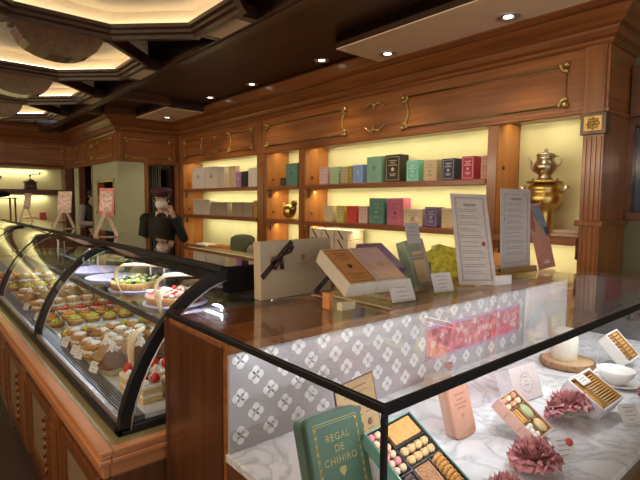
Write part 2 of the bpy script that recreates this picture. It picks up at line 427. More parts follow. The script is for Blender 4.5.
gilt_frame(XP, 1.355, 2.67, 2.145, 2.395, 'hi', label='gilt frame moulding nearest the pillar with leafy corners')
scroll(XP, 3.0, 2.372, .14, 1, 'upper of the two large gilt leaf scrolls above the long shelves'); scroll(XP, 3.0, 2.18, .14, -1, 'lower of the two large gilt leaf scrolls above the long shelves')
gilt_frame(XP, 6.28, 6.86, 2.18, 2.39, 'lo', label='gilt frame moulding in the far corner beside the staff doorway')
gilt_frame(XP, 4.99, 5.56, 2.16, 2.39, 'hi', label='gilt frame moulding right of the small scrolls')
scroll(XP, 5.92, 2.36, .11, 1, 'upper of the two small gilt scrolls above the white boxes'); scroll(XP, 5.92, 2.20, .11, -1, 'lower of the two small gilt scrolls above the white boxes')
gilt_frame(('y', 7.08), 2.40, 3.07, 2.14, 2.40, label='gilt frame moulding above the doorway with the employee')
BP = ('x', 2.28)
gilt_frame(BP, 7.27, 7.95, 2.16, 2.41, label='gilt frame moulding above the red pass window'); gilt_frame(BP, 8.62, 9.15, 2.16, 2.41, label='gilt frame moulding above the far staff door')
scroll(BP, 8.27, 2.37, .10, 1, 'upper gilt scroll above the far staff door'); scroll(BP, 8.27, 2.20, .10, -1, 'lower gilt scroll above the far staff door')
KP = ('y', 9.525)
gilt_frame(KP, 1.28, 2.15, 2.16, 2.41, label='gilt frame moulding on the far left cornice board, right one'); gilt_frame(KP, .1, 1.1, 2.16, 2.41, label='gilt frame moulding on the far left cornice board, left one')

# pillar
t = thing('wooden_pillar', 'tall reddish wooden pillar with gilt capital at the right end of the shelves', 'pillar', (3.2, 1.11, 0))
b = MB(); b.box(0, .44, .012, .132, 0, 2.08, .003)
for k in range(4): b.box(-.006, .001, .024+k*.028, .042+k*.028, 0.2, 1.93, .002)
b.build('shaft', [WZ], t)
b = MB(); b.box(-.018, .05, -.002, .146, 1.945, 2.075, .004); b.build('capital', wood('capital_wood', (.08, .04, .02), (.14, .075, .035), 2), t)
b = MB(); b.box(-.022, -.017, .02, .124, 1.965, 2.055, .002)
for k in range(8): b.ball((-.022, .072+.028*cos(k*pi/4), 2.01+.028*sin(k*pi/4)), .012, 1)
b.ball((-.024, .072, 2.01), .016, 2); b.build('capital_medallion', GOLD, t)
b = MB(); b.box(-.022, .45, -.010, .154, 1.385, 1.42, .006); b.build('ledge_band', WX, t)
# wall and window right of the pillar
wr = MB(); wr.box(3.63, 3.73, -2.6, 1.12, 0, 1.44); wr.box(3.63, 3.73, -2.6, 1.12, 2.10, 2.8); wr.build('wall_beside_window', OLIVE, kind='structure')
wn = MB(); wn.m(0).box(3.60, 3.66, .2, 1.11, 1.42, 1.475, .004); wn.box(3.60, 3.66, .2, 1.11, 2.03, 2.10, .004); wn.box(3.602, 3.70, 1.085, 1.135, 1.43, 2.12); wn.m(1).box(3.68, 3.69, -1, 1.12, 1.44, 2.10)
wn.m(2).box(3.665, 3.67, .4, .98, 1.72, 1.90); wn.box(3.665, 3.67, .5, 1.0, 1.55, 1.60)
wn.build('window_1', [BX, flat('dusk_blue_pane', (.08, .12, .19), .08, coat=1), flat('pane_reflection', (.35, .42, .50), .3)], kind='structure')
ln = MB(); ln.m(0).box(3.55, 3.60, -.2, 1.10, 2.085, 2.4); ln.build('trim_16', BX, kind='structure')

# ------------------------------------------------------------------ shelf units
LED = flat('shelf_led', (1, .9, .6), .5, emit=((1, .85, .45), 1.0))
def bay(name, label, y0, y1, shelves, zb=.97):
    y0 += .004; y1 -= .004
    t = thing(name, label, 'shelves', (3.2, y0, 0))
    L = y1-y0
    b = MB(); b.box(.32, .335, 0, L, zb, 2.12); b.build('back_panel', CREAM, t)
    b = MB(); b.box(.014, .32, 0, L, 2.105, 2.12); b.build('top_board', WY, t)
    for z in shelves:
        b = MB(); b.box(-.012, .32, .002, L-.002, z-.035, z, .004); b.box(-.018, 0, .002, L-.002, z-.045, z-.004, .005); s_ = b.build('shelf', SHW, t)
        b = MB(); b.box(.02, .05, .03, L-.03, z-.0375, z-.0355); b.build('light_strip', LED, s_)
        for yy in (.014, L-.014):
            b = MB(); b.tube([(.05, yy, z-.12), (.05, yy, z-.04)], .012, 8); b.ball((.05, yy, z-.125), .015, 1)
            b.build('bracket', BZ, s_)
    b = MB(); b.box(.03, .06, .03, L-.03, 2.1035, 2.1045); b.build('light_strip', LED, t)
    return t
b1 = bay('shelf_unit', 'tall lit shelf unit of cream back holding white gift boxes, nearest the doorway', 4.90, 6.95, [1.70, 1.323], .845)
b2 = bay('shelf_unit', 'narrow lit shelf bay holding a teal box and a brass ornament', 4.09, 4.71, [1.70, 1.323])
b3 = bay('shelf_unit', 'long lit shelf unit filled with colourful tea boxes', 1.885, 3.995, [1.70, 1.323])
b4 = bay('shelf_unit', 'lit alcove right of the tea boxes holding the brass samovar', 1.245, 1.815, [1.303])
DIV = [(1.815, 1.885, 'wooden upright panel between the tea boxes and the samovar alcove'), (3.995, 4.09, 'wooden upright panel left of the long tea shelves'), (4.71, 4.90, 'dark fluted upright between the white boxes and the narrow bay'), (6.95, 7.05, 'wooden upright beside the staff doorway')]
for y0, y1, lb in DIV:
    t = thing('upright_panel', lb, 'panel', (3.2, y0, 0), 0, 'upright panels of the shelf wall')
    W_ = y1-y0
    zl = .97 if y0 < 4.5 else 0
    b = MB(); b.box(.012, .33, 0, W_, zl, 2.10); b.build('side_panel', OZ, t)
    b = MB(); b.box(-.004, .012, -.002, W_+.002, zl, 2.072, .003)
    if W_ > .15: b.box(-.016, 0, .05, W_-.04, 0, 2.0, .004); b.box(-.024, 0, .03, W_-.03, 1.96, 2.07, .004)
    b.build('front_stile', WZ, t)
    for z in (1.40, 1.78):
        b = MB(); b.lathe([(.004, -.004), (.016, -.003), (.016, .003), (.004, .004)], n=10, T=Matrix.Translation((.10, -.002, z)) @ Matrix.Rotation(pi/2, 4, 'X')); b.build('shelf_pin', BZ, t)
# low counters below the shelves
t = thing('low_cabinet', 'low cabinet with a thin dark top holding white paper bags under the shelves', 'cabinet', (3.2, 4.906, 0))
b = MB(); b.box(0.0, .32, 0.0, 2.035, 0, .40); b.build('cabinet_body', WY, t)
b = MB(); b.box(-.02, .32, 0.0, 2.035, .82, .842, .003); b.build('cabinet_top', BX, t)
for k in range(9):
    y = 6.66 - k*.145
    g = tag(MB().build('paper_bag', WHITE), '', 'bag'); me = g.data
    bmx = MB(); bmx.box(-.04, .04, -.064, .064, 0, .36, .004); bmx.m(1).tube([(-.045, -.02, .36), (-.045, -.02, .385), (-.045, .02, .385), (-.045, .02, .36)], .0025, 5)
    bmx.bm.to_mesh(me); bmx.bm.free(); me.materials.append(OFFW)
    g.location = (3.27, y, .402); tag(g, 'white paper bag in the low cabinet, %s from the left' % ORD[k], 'bag', 'white paper bags in the low cabinet')
t = thing('low_cabinet', 'low wooden cabinet under the long tea shelves behind the gift case', 'cabinet', (3.2, 1.25, 0))
b = MB(); b.box(0.0, .32, 0.0, 3.45, 0, .94); b.build('cabinet_body', WY, t)
b = MB(); b.box(-.03, .32, 0.0, 3.45, .94, .965, .004); b.build('cabinet_top', SHW, t)
# back wall shelving (far left)
t = thing('shelf_unit', 'far left lit wall shelf holding the coffee grinder', 'shelves', (-1.0, 9.525, 0))
b = MB(); b.box(0, 3.15, .225, .232, 0, 2.12); b.build('back_panel', CREAM, t)
b = MB(); b.box(0, 3.15, -.01, .225, 1.61, 1.695, .004); b.build('shelf', BX, t)
b = MB(); b.box(0, 3.15, 0, .225, 2.10, 2.12); b.build('top_board', BX, t)
b = MB(); b.box(0, 3.15, -.05, .225, 1.08, 1.13, .004); b.box(0, 3.15, 0, .225, 0, 1.08); b.build('counter', WX, t)
for x in (.05, 1.6): pass
t = thing('wooden_column', 'dark wooden corner column beside the far staff door', 'pillar', (2.15, 9.525, 0))
b = MB(); b.box(0, .13, -.03, .22, 0, 2.075, .004); b.box(-.01, .14, -.04, 0, 1.82, 1.96, .004); b.build('shaft', BZ, t)

# ------------------------------------------------------------------ boxes on the shelves
def label_mat(c): return flat('print_%.2f_%.2f_%.2f' % c, c, .5)
def tea_box(y1, y0, z, h, d, col, lab, name='tea_box', cat='box', ink=(.75, .72, .6), x=3.26, group='tea boxes on the long shelves', style=0, bev=.004):
    """front face toward -X between y0 < y1"""
    W_ = y1-y0
    mc = flat('card_%.2f_%.2f_%.2f' % col, col, .45)
    t = thing(name, lab, cat, (x, (y0+y1)/2, z+.001), 0, group)
    b = MB(); b.box(0, d, -W_/2, W_/2, 0, h, bev); b.build('box_body', mc, t)
    b = MB(); e = .001
    if style == 0:      # framed label with title block and crest
        m_ = W_*.10; f_ = .003
        for (a0, a1, c0, c1) in ((-W_/2+m_, W_/2-m_, h-m_-f_, h-m_), (-W_/2+m_, W_/2-m_, m_, m_+f_), (-W_/2+m_, -W_/2+m_+f_, m_, h-m_), (W_/2-m_-f_, W_/2-m_, m_, h-m_)):
            b.box(-e, 0, a0, a1, c0, c1)
        for q, wd in ((.78, .5), (.70, .3), (.62, .55), (.30, .4), (.24, .3)): b.box(-e, 0, -W_*wd/2, W_*wd/2, h*q-.003, h*q+.003)
        b.lathe([(.001, -e), (W_*.10, -e), (W_*.10, 0), (.001, 0)], n=12, T=Matrix.Translation((0, 0, h*.46)) @ Matrix.Rotation(pi/2, 4, 'Y'))
    elif style == 1:    # crest only
        b.box(-e, 0, -W_*.12, W_*.12, h*.48, h*.52); b.lathe([(.001, -e), (W_*.09, -e), (W_*.09, 0), (.001, 0)], n=12, T=Matrix.Translation((0, 0, h*.6)) @ Matrix.Rotation(pi/2, 4, 'Y'))
    elif style == 2:    # lattice
        for k in range(5): b.box(-e, 0, -W_*.42, W_*.42, h*(.12+.18*k), h*(.12+.18*k)+.004)
        for k in range(4): b.box(-e, 0, -W_*.42+k*W_*.27, -W_*.42+k*W_*.27+.004, h*.1, h*.88)
    b.build('label_panel', flat('ink_%.2f_%.2f_%.2f' % ink, ink, .5), t)
    return t
S1, S2 = 1.70, 1.323
for a in [(3.826, 3.70, S1, .175, .09, (.62, .40, .44), 'small lilac and pink tea box, leftmost on the long upper shelf', (.8, .7, .65), 2),
          (3.665, 3.535, S1, .172, .09, (.36, .55, .36), 'mint green tea box with a lattice print on the long upper shelf', (.62, .60, .38), 2),
          (3.50, 3.40, S1, .165, .08, (.42, .34, .16), 'beige and brown lattice patterned box on the long upper shelf', (.75, .66, .40), 2),
          (3.395, 3.345, S1, .17, .08, (.38, .32, .03), 'thin olive yellow box beside the blue tin on the upper shelf', (.6, .5, .2), 1),
          (3.335, 3.20, S1, .175, .09, (.25, .38, .72), 'sky blue tea tin on the long upper shelf', (.55, .65, .8), 1),
          (3.15, 2.965, S1, .238, .11, (.22, .42, .32), 'large pale teal box, taller than its neighbours on the upper shelf', (.12, .3, .22), 1),
          (2.925, 2.745, S1, .24, .11, (.035, .03, .02), 'tall black tea box with cream framed label on the upper shelf', (.62, .55, .36), 0),
          (2.68, 2.55, S1, .178, .09, (.20, .62, .50), 'bright turquoise tea box on the long upper shelf', (.55, .8, .7), 0),
          (2.50, 2.37, S1, .173, .09, (.68, .56, .36), 'cream tea box on the long upper shelf', (.45, .36, .22), 0),
          (2.32, 2.20, S1, .172, .10, (.03, .04, .10), 'navy tea box with black side on the long upper shelf', (.55, .55, .55), 0),
          (2.14, 2.03, S1, .178, .11, (.46, .03, .10), 'crimson tea box on the long upper shelf', (.80, .55, .5), 0),
          (1.975, 1.895, S1, .172, .10, (.52, .28, .24), 'dusty pink tea box at the right end of the upper shelf', (.7, .5, .4), 0),
          (3.745, 3.62, S2, .162, .09, (.66, .58, .36), 'cream tea box, leftmost on the long lower shelf', (.8, .75, .55), 2),
          (3.56, 3.46, S2, .162, .09, (.56, .52, .10), 'yellow green tea box on the long lower shelf', (.78, .74, .5), 2),
          (3.415, 3.28, S2, .162, .09, (.62, .07, .05), 'scarlet tea box on the long lower shelf', (.7, .15, .1), 1),
          (3.25, 3.135, S2, .162, .09, (.66, .46, .40), 'pale pink tea box on the long lower shelf', (.8, .66, .55), 2),
          (3.11, 2.93, S2, .238, .11, (.10, .26, .22), 'tall dark teal tea box with framed label on the lower shelf', (.30, .45, .34), 0),
          (2.89, 2.71, S2, .238, .11, (.60, .16, .26), 'tall magenta pink tea box on the lower shelf', (.36, .08, .14), 0),
          (2.70, 2.50, S2, .146, .09, (.76, .64, .45), 'wide cream tea box on the lower shelf behind a price card', (.55, .42, .3), 0),
          (2.475, 2.35, S2, .164, .10, (.15, .10, .27), 'purple tea box on the lower shelf', (.50, .42, .5), 0),
          (2.31, 2.21, S2, .158, .09, (.72, .60, .36), 'pale cream tea box just left of the framed menu card', (.6, .5, .3), 2)]:
    tea_box(a[0], a[1], a[2], a[3], a[4], a[5], a[6], ink=a[7], style=a[8])
GW = 'white gift boxes on the far shelves'
tea_box(4.41, 4.20, S1, .245, .11, (.11, .25, .21), 'dark teal box standing in the narrow shelf bay', ink=(.08, .2, .16), style=1, group='boxes in the narrow bay')
tea_box(4.52, 4.43, S1, .09, .08, (.06, .045, .03), 'small black box beside the teal box in the narrow bay', ink=(.3, .25, .15), style=1, group='boxes in the narrow bay')
for a in [(6.76, 6.37, S1, .31, .12, (.66, .60, .55), 'large white gift box, leftmost on the far upper shelf', (.4, .4, .5), 1),
          (6.35, 5.98, S1, .30, .12, (.66, .60, .53), 'large white gift box, second from the left on the far upper shelf', (.4, .4, .5), 1),
          (5.965, 5.80, S1, .285, .12, (.62, .54, .46), 'narrow white gift box beside the two large ones', (.5, .45, .4), 3),
          (5.69, 5.50, S1, .28, .06, (.66, .50, .34), 'beige card box behind the violet packet', (.5, .4, .4), 3),
          (5.50, 5.38, S1, .20, .05, (.42, .22, .50), 'violet packet on the far upper shelf', (.8, .7, .8), 1),
          (5.35, 5.21, S1, .20, .08, (.03, .025, .022), 'black box with a pale stripe on the far upper shelf', (.6, .6, .6), 3),
          (5.20, 5.075, S1, .235, .09, (.68, .63, .60), 'white box, left of a pair near the upright, upper shelf', (.5, .5, .5), 1),
          (5.07, 4.955, S1, .235, .09, (.66, .61, .58), 'white box, right of a pair near the upright, upper shelf', (.5, .5, .5), 1),
          (6.74, 6.50, S2, .22, .12, (.62, .56, .48), 'white box, leftmost on the far lower shelf', (.5, .5, .5), 3),
          (6.49, 6.225, S2, .22, .12, (.60, .54, .46), 'white box, second from the left on the far lower shelf', (.5, .5, .5), 3),
          (6.185, 5.73, S2, .185, .14, (.36, .29, .20), 'wide grey brown box with a mesh front, left one', (.5, .43, .32), 2),
          (5.60, 5.335, S2, .188, .12, (.40, .32, .23), 'grey brown mesh fronted box, middle of the far lower shelf', (.5, .43, .32), 2),
          (5.325, 5.11, S2, .188, .12, (.42, .34, .25), 'grey brown mesh fronted box beside the amber carton', (.5, .43, .32), 2),
          (5.085, 4.96, S2, .21, .10, (.55, .34, .12), 'amber carton at the right end of the far lower shelf', (.8, .6, .3), 1)]:
    tea_box(a[0], a[1], a[2], a[3], a[4], a[5], a[6], ink=a[7], style=a[8], name='gift_box', group=GW)
# ribboned cream boxes stacked under the long shelf
for c in range(3):
    for r_ in range(3):
        y1 = 3.86 - c*.20; z = .967 + r_*.093
        t = thing('gift_box', 'cream gift box with a black diagonal ribbon, %s column, %s row of the stack' % (('left', 'middle', 'right')[c], ('bottom', 'middle', 'top')[r_]), 'box', (3.235, y1, z), 0, 'ribboned cream boxes stacked under the tea shelf')
        b = MB(); b.box(0, .22, -.092, .092, 0, .09, .003); b.build('box_body', flat('cream_gift', (.78, .68, .52), .5), t)
        b = MB(); b.tube([(-.001, .045, .086), (-.001, -.03, .004)], .006, 5); b.build('ribbon', BLACKM, t)

# samovar with teapot (x 3.36, y 1.54)
t = thing('samovar', 'large polished brass samovar on the alcove shelf', 'samovar', (3.36, 1.54, 1.304))
b = MB(); b.lathe([(.085, 0), (.088, .015), (.074, .03), (.066, .04), (.064, .16), (.070, .185), (.095, .205), (.112, .225), (.116, .25), (.115, .262), (.115, .275), (.10, .285), (.102, .31), (.108, .325), (.10, .345), (.07, .358), (.05, .365), (.05, .385)], n=32); b.build('body', BRASS, t)
b = MB(); b.lathe([(.062, .366), (.10, .367), (.115, .36), (.118, .374), (.055, .38)], n=32); b.build('collar', BRASS, t)
for s in (-1, 1):
    b = MB(); b.tube([(0, s*.10, .30), (0, s*.135, .31), (0, s*.15, .33), (0, s*.13, .345)], [.009, .008, .007, .006], 8); b.tube([(-.02, s*.15, .33), (.02, s*.15, .33)], .010, 8); b.build('handle', PEWTER, t)
    b = MB(); b.ball((0, s*.085, .385), .012, 1); b.build('finial', PEWTER, t)
b = MB(); b.tube([(-.09, -.02, .20), (-.14, -.03, .19), (-.155, -.03, .165)], [.012, .010, .008], 8); b.tube([(-.12, -.03, .20), (-.12, -.03, .235)], .006, 6); b.ball((-.12, -.03, .24), .014, 1, (1, 1, .5)); b.build('spigot', BRASS, t)
t = thing('teapot', 'small worn metal teapot standing on top of the samovar', 'teapot', (3.36, 1.54, 1.692))
b = MB(); b.lathe([(.045, 0), (.05, .008), (.038, .02), (.05, .035), (.072, .06), (.078, .085), (.07, .11), (.058, .125), (.056, .155), (.062, .165)], n=28); b.build('body', PEWTER, t)
b = MB(); b.lathe([(.061, .165), (.058, .172), (.03, .182), (.012, .186), (.010, .192), (.014, .20), (.008, .21), (.002, .214)], n=24); b.build('lid', PEWTER, t)
b = MB(); b.tube([(0, .065, .06), (0, .095, .085), (0, .10, .12), (0, .115, .15)], [.018, .013, .010, .008], 8); b.build('spout', PEWTER, t)
b = MB(); b.tube([(0, -.055, .15), (0, -.085, .16), (0, -.105, .14), (0, -.10, .10), (0, -.07, .075)], .007, 8); b.build('handle', PEWTER, t)
o = MB(); o.box(-.09, .09, -.10, .10, 0, .02, .008); o.box(-.08, .085, -.085, .09, .02, .045, .01)
o = o.build('folded_cloth', flat('pale_pink_cloth', (.62, .46, .38), .9, bump=.5)); o.location = (3.36, 1.35, 1.304); tag(o, 'pale pink folded cloth beside the samovar', 'cloth')
# brass ornament in narrow bay
t = thing('brass_figurine', 'golden brass duck-like ornament in the narrow shelf bay', 'ornament', (3.30, 4.37, 1.324))
b = MB(); b.ball((0, .03, .085), .085, 3, (.8, 1, .95)); b.lathe([(.05, 0), (.055, .006), (.04, .015)], n=16); b.build('body', BRASS, t)
b = MB(); b.tube([(0, -.02, .09), (0, -.06, .12), (0, -.065, .17)], [.05, .035, .028], 10); b.ball((0, -.065, .185), .036, 2); b.tube([(0, -.08, .18), (0, -.13, .172)], [.016, .006], 8); b.build('neck_and_head', flat('dark_brass', (.25, .16, .05), .3, 1), t)
b = MB(); b.tube([(0, .09, .10), (0, .14, .15), (0, .13, .19)], [.02, .012, .006], 8); b.build('tail', BRASS, t)
# things on the low white cabinet (top z .843)
def at_low(y): return (3.30, y, .843)
o = MB(); o.box(-.1, .12, -.2, .2, 0, .03, .01); o.box(-.08, .1, -.16, .17, .03, .06, .012); o = o.build('folded_cloth', flat('white_cloth', (.75, .70, .62), .9, bump=.4)); o.location = at_low(6.45); tag(o, 'white folded cloths on the low cabinet beside the wooden tray', 'cloth')
t = thing('wooden_tray', 'orange wooden tray on the low cabinet', 'tray', at_low(5.95)); b = MB(); b.box(-.1, .12, -.2, .2, 0, .012); b.box(-.1, -.09, -.2, .2, 0, .06); b.box(.11, .12, -.2, .2, 0, .06); b.box(-.1, .12, -.2, -.19, 0, .06); b.box(-.1, .12, .19, .2, 0, .06); b.build('tray_body', OX, t)
t = thing('lucky_ornament', 'white rounded ornament with two black posts behind the green covered stool', 'ornament', at_low(5.50)); b = MB(); b.ball((0, 0, .07), .11, 2, (.7, 1, .64)); b.build('body', WHITE, t)
b = MB(); b.tube([(-.02, .035, .10), (-.02, .035, .17)], .016, 8); b.tube([(-.02, -.04, .10), (-.02, -.04, .17)], .016, 8); b.build('post', BLACKM, t)
o = MB(); o.box(-.2, .2, -.5, .34, .90, .945, .006); o.box(-.17, .17, -.47, .31, 0, .90); o = o.build('work_table', [BX]); o.location = (2.70, 4.30, 0)
tag(o, 'dark staff work table behind the cake case', 'table')
t = thing('cloth_cover', 'dark green cloth draped over a round bundle behind the black case end', 'cloth', (2.70, 4.42, .947))
b = MB(); b.lathe([(.115, 0), (.12, .06), (.125, .12), (.12, .19), (.08, .215), (.01, .225)], n=36, flute=.07, nf=9); b.build('drape', flat('green_cloth', (.12, .14, .07), .95, bump=.6, scale=60, var=.25), t)
t = thing('cloth_bag', 'small grey cloth bag beside the green draped bundle', 'bag', (2.70, 4.20, .947)); b = MB(); b.ball((0, 0, .068), .08, 2, (1, 1, .8), jit=.06); b.build('bag_body', flat('grey_cloth', (.28, .26, .22), .9), t)
for k, (dy, h, c) in enumerate([(0, .14, (.80, .42, .40)), (-.10, .10, (.85, .55, .5)), (.09, .11, (.8, .6, .55))]):
    o = MB(); o.tube([(0, 0, 0), (.01, 0, h*.7)], .003, 5)
    for j in range(7): o.ball((.012+.02*cos(j*.9), .022*sin(j*.9), h*.75+.012*(j % 3)), .018, 1, (1, 1, .7))
    o.lathe([(.02, 0), (.026, .05), (.018, .055)], n=12)
    o = o.build('pink_flower_pot', flat('pink_bloom_%d' % k, c, .8)); o.location = (3.30, 5.14+dy, .843)
    tag(o, 'small pink flower spray on the low cabinet, %s' % ('tallest one', 'right one', 'left one')[k], 'flowers', 'pink sprays by the low cabinet')
# small green ornament in narrow bay lower
o = MB(); o.lathe([(.04, 0), (.05, .05), (.03, .09), (.012, .13), (.004, .15)], n=16); o = o.build('green_bottle', flat('pale_green_glass', (.40, .45, .22), .2)); o.location = (3.32, 4.30, .966); tag(o, 'small pale green bottle on the bottom of the narrow bay', 'bottle')

# coffee grinder
t = thing('coffee_grinder', 'old dark wooden hand coffee grinder with crank on the far left shelf', 'coffee grinder', (1.63, 9.60, 1.696))
b = MB(); b.box(-.085, .085, -.07, .07, .012, .12, .004); b.box(-.10, .10, -.08, .08, 0, .014, .003); b.box(-.10, .10, -.08, .08, .118, .134, .003); b.build('body', flat('dark_walnut', (.05, .02, .012), .4), t)
b = MB(); b.box(-.055, .055, -.076, -.068, .03, .08, .002); d = b.build('drawer', BZ, t); b = MB(); b.ball((0, -.082, .055), .009, 1); b.build('knob', BRASS, d)
b = MB(); b.lathe([(.075, .134), (.07, .15), (.045, .175), (.02, .185), (.012, .19)], n=20); b.build('hopper', flat('dull_metal', (.2, .15, .1), .4, .8), t)
b = MB(); b.tube([(0, 0, .18), (0, 0, .25)], .006, 6); b.tube([(-.01, 0, .25), (.15, 0, .265)], .006, 6); b.tube([(.15, 0, .262), (.15, 0, .30)], [.012, .017], 8); b.ball((0, 0, .235), .02, 1); b.build('crank', BLACK, t)
# far-left counter things
t = thing('bento_box', 'shallow wooden box with pale pink rounded sweets on the far left counter', 'box', (1.58, 9.56, 1.131)); b = MB(); b.box(-.13, .13, -.06, .08, 0, .06, .004); b.build('tray', flat('pale_bamboo', (.5, .3, .1), .5), t)
b = MB()
b.ball((0, 0, .07), .12, 2, (1, .5, .32)); b.build('sweets', flat('pale_pink_sweet', (.75, .58, .42), .7), t)
t = thing('pink_packet', 'bright pink packet beside the wooden box on the far left counter', 'packet', (1.80, 9.58, 1.131)); b = MB(); b.box(-.05, .05, -.03, .03, 0, .17, .012); b.box(-.052, .052, -.032, .032, .06, .10, .006); b.build('packet_body', flat('hot_pink', (.70, .12, .16), .4), t)
t = thing('display_rack', 'low brown rack with dark boxes and green bottles at the far left edge', 'rack', (1.12, 9.0, 1.13))
b = MB()
for x in (-.26, .12, .19): b.tube([(x, 0, -1.13), (x, 0, .42)], .014, 6)
b.box(-.28, .21, -.06, .10, .40, .415); b.box(-.28, .21, -.06, .10, -.02, .0); b.box(-.28, .21, -.06, .10, -.5, -.48); b.build('rack_frame', BZ, t)
for k in range(3):
    o = MB(); o.lathe([(.03, 0), (.03, .10), (.012, .14), (.012, .17)], n=12); o.m(1).lathe([(.031, .02), (.031, .08)], n=12); o = o.build('bottle', [flat('dark_green_glass', (.03, .09, .02), .2), flat('green_label', (.20, .35, .08), .6)]); o.location = (.90+k*.085, 8.98, 1.131)
    tag(o, 'dark green bottle on the far left rack, %s from the left' % ORD[k], 'bottle', 'green bottles on the far left rack')
o = MB(); o.ball((0, 0, .055), .13, 2, (1, .45, .42), jit=.05); o = o.build('black_bag', BLACKM); o.location = (1.12, 9.0, 1.547); tag(o, 'black rounded bag on top of the far left rack', 'bag')
o = MB(); o.ball((0, 0, 0), .02, 2); o = o.build('wall_knob', BLACK); o.location = (1.22, 9.745, 1.90); tag(o, 'small black round knob on the far left wall', 'knob')
# curtain + staff cupboard
b = MB(); pts = []
N = 60
for i in range(N+1):
    x = 2.72 + .24*i/N; y = 7.20 + .018*sin(i*1.3)
    pts.append((x, y))
for i in range(N):
    b.mi = 0 if (i//4) % 2 else 1
    b.face([(pts[i][0], pts[i][1], .05), (pts[i+1][0], pts[i+1][1], .05), (pts[i+1][0], pts[i+1][1], 2.05), (pts[i][0], pts[i][1], 2.05)])
o = b.build('striped_curtain', [flat('curtain_dark', (.04, .04, .03), .9), flat('curtain_pale', (.34, .32, .24), .9)]); tag(o, 'striped dark and pale curtain hanging in the staff doorway', 'curtain')
t = thing('staff_cupboard', 'red brown cupboard seen through the small pass window', 'cupboard', (2.62, 7.74, 0)); b = MB(); b.box(0, .3, -.42, .42, 0, 2.1); b.build('cupboard_body', flat('red_lacquer_wood', (.40, .09, .03), .4, var=.15, scale=9), t)
b = MB(); b.box(-.012, 0, -.40, .03, .1, 2.0, .004); b.box(-.012, 0, .05, .40, .1, 2.0, .004); b.build('door', flat('red_lacquer_door', (.44, .10, .035), .35), t)
for k in range(3):
    o = MB(); o.lathe([(.03, 0), (.04, .04), (.038, .07)], n=14); o = o.build('cup', WHITE); o.location = (2.33, 7.32+k*.09, 1.35+.0015); tag(o, 'white cup on the pass window ledge, %s from the right' % ORD[k], 'cup', 'cups on the pass window ledge')
area('staff_room_light', (2.45, 7.6, 2.33), (.8, .1), 3, AMB, (.5, 0, -1), 'Y')
#PART2
# ------------------------------------------------------------------ cake counter and curved glass case
t = thing('counter_base', 'long reddish wood counter base with panelled front and orange wood rim under the cake case', 'counter', (0, 0, 0))
Y0, Y1 = 1.680, 8.0
b = MB(); b.box(.50, 1.40, 1.715, Y1, 0, .60); b.build('carcass', BZ, t)
def lrail(x0, z0, z1, wdt, bev, y0=None):
    pass
b = MB()
b.m(0).box(.461, .507, Y0, Y1, .640, .658, .004); b.box(.464, .50, Y0+.004, Y1, .628, .641, .005); b.box(.456, .50, Y0-.003, Y1, .608, .629, .006); b.box(.474, .50, Y0+.02, Y1, .55, .609, .006)
b.m(1).box(.5072, 1.40, Y0+.0005, Y0+.036, .640, .6578, .004); b.box(.5003, 1.40, Y0+.0045, Y0+.034, .6285, .6400, .003); b.box(.5003, 1.40, Y0-.0025, Y0+.034, .6085, .6280, .005); b.box(.5003, 1.40, Y0+.0205, Y0+.034, .55, .608, .005)
b.build('rim', [OY, OX], t)
b = MB(); b.box(.506, 1.38, Y0+.034, Y1, .60, .654); b.build('rim_inlay', flat('olive_mirror_inlay', (.46, .38, .19), .22, .35), t)
for k in range(8):
    y = 1.79 + .78*k
    d = MB(); d.m(0)
    for a in ((y, y+.54, .455, .515), (y, y+.54, .07, .13), (y, y+.06, .13, .455), (y+.48, y+.54, .13, .455)): d.box(.476, .50, a[0], a[1], a[2], a[3], .005)
    d.m(1).box(.488, .50, y+.06, y+.48, .13, .455)
    o = d.build('door', [wood('door_wood', (.17, .056, .018), (.27, .095, .03), 2), flat('brown_cloth_panel', (.27, .18, .09), .8)], t)
    o = MB()
    pts = [(.470+.006*cos(q*1.1), y+.075+.006*sin(q*1.1), .135+q*.008) for q in range(40)]; o.tube(pts, .008, 6)
    o.build('rope_moulding', WZ, d and bpy.data.objects[bpy.data.objects[-1].name] if False else t)
    o = MB(); o.box(.474, .50, y+.575, y+.745, .04, .53, .006); o.box(.468, .474, y+.60, y+.72, .10, .47, .003); o.build('pilaster', WZ, t)
b = MB(); b.box(.482, .50, 1.74, Y1, 0, .06, .004); b.box(.50, 1.40, 1.70, 1.715, 0, .55, .003); b.build('plinth', BZ, t)

PR = [(.552, .675), (.560, .73), (.578, .79), (.604, .86), (.638, .93), (.677, .995), (.722, 1.055), (.775, 1.112), (.835, 1.162), (.900, 1.202), (.95, 1.222), (1.0, 1.235)]
def inset(pts, d):
    out = []
    for i, p in enumerate(pts):
        a = Vector(pts[max(0, i-1)]); c = Vector(pts[min(len(pts)-1, i+1)]); tt = (c-a).normalized(); n = Vector((tt.y, -tt.x))
        out.append((p[0]+n.x*d, p[1]+n.y*d))
    return out
t = thing('cake_case', 'long refrigerated cake case with curved glass front and black arched ribs', 'display case', (0, 0, 0))
ARY = [(1.765, 1.80), (3.295, 3.345), (4.84, 4.89), (6.38, 6.43), (7.95, 8.0)]
for k, (a, c) in enumerate(ARY):
    b = MB(); th = .040 if k == 0 else .034
    ins = inset(PR, th); b.prism([(x, z) for x, z in PR] + [(1.38, 1.238)] + [(1.38, 1.20)] + [(x, z) for x, z in ins[::-1]], a, c, 'y'); b.build('arch_rib', BLACK, t)
    ed = MB(); q = inset(PR, th+.004); ed.tube([(x, c+.004, z) for x, z in q], .004, 6); ed.tube([(x, a-.0, z) for x, z in q[:]], .003, 6); ed.build('chrome_edge', CHROME, t)
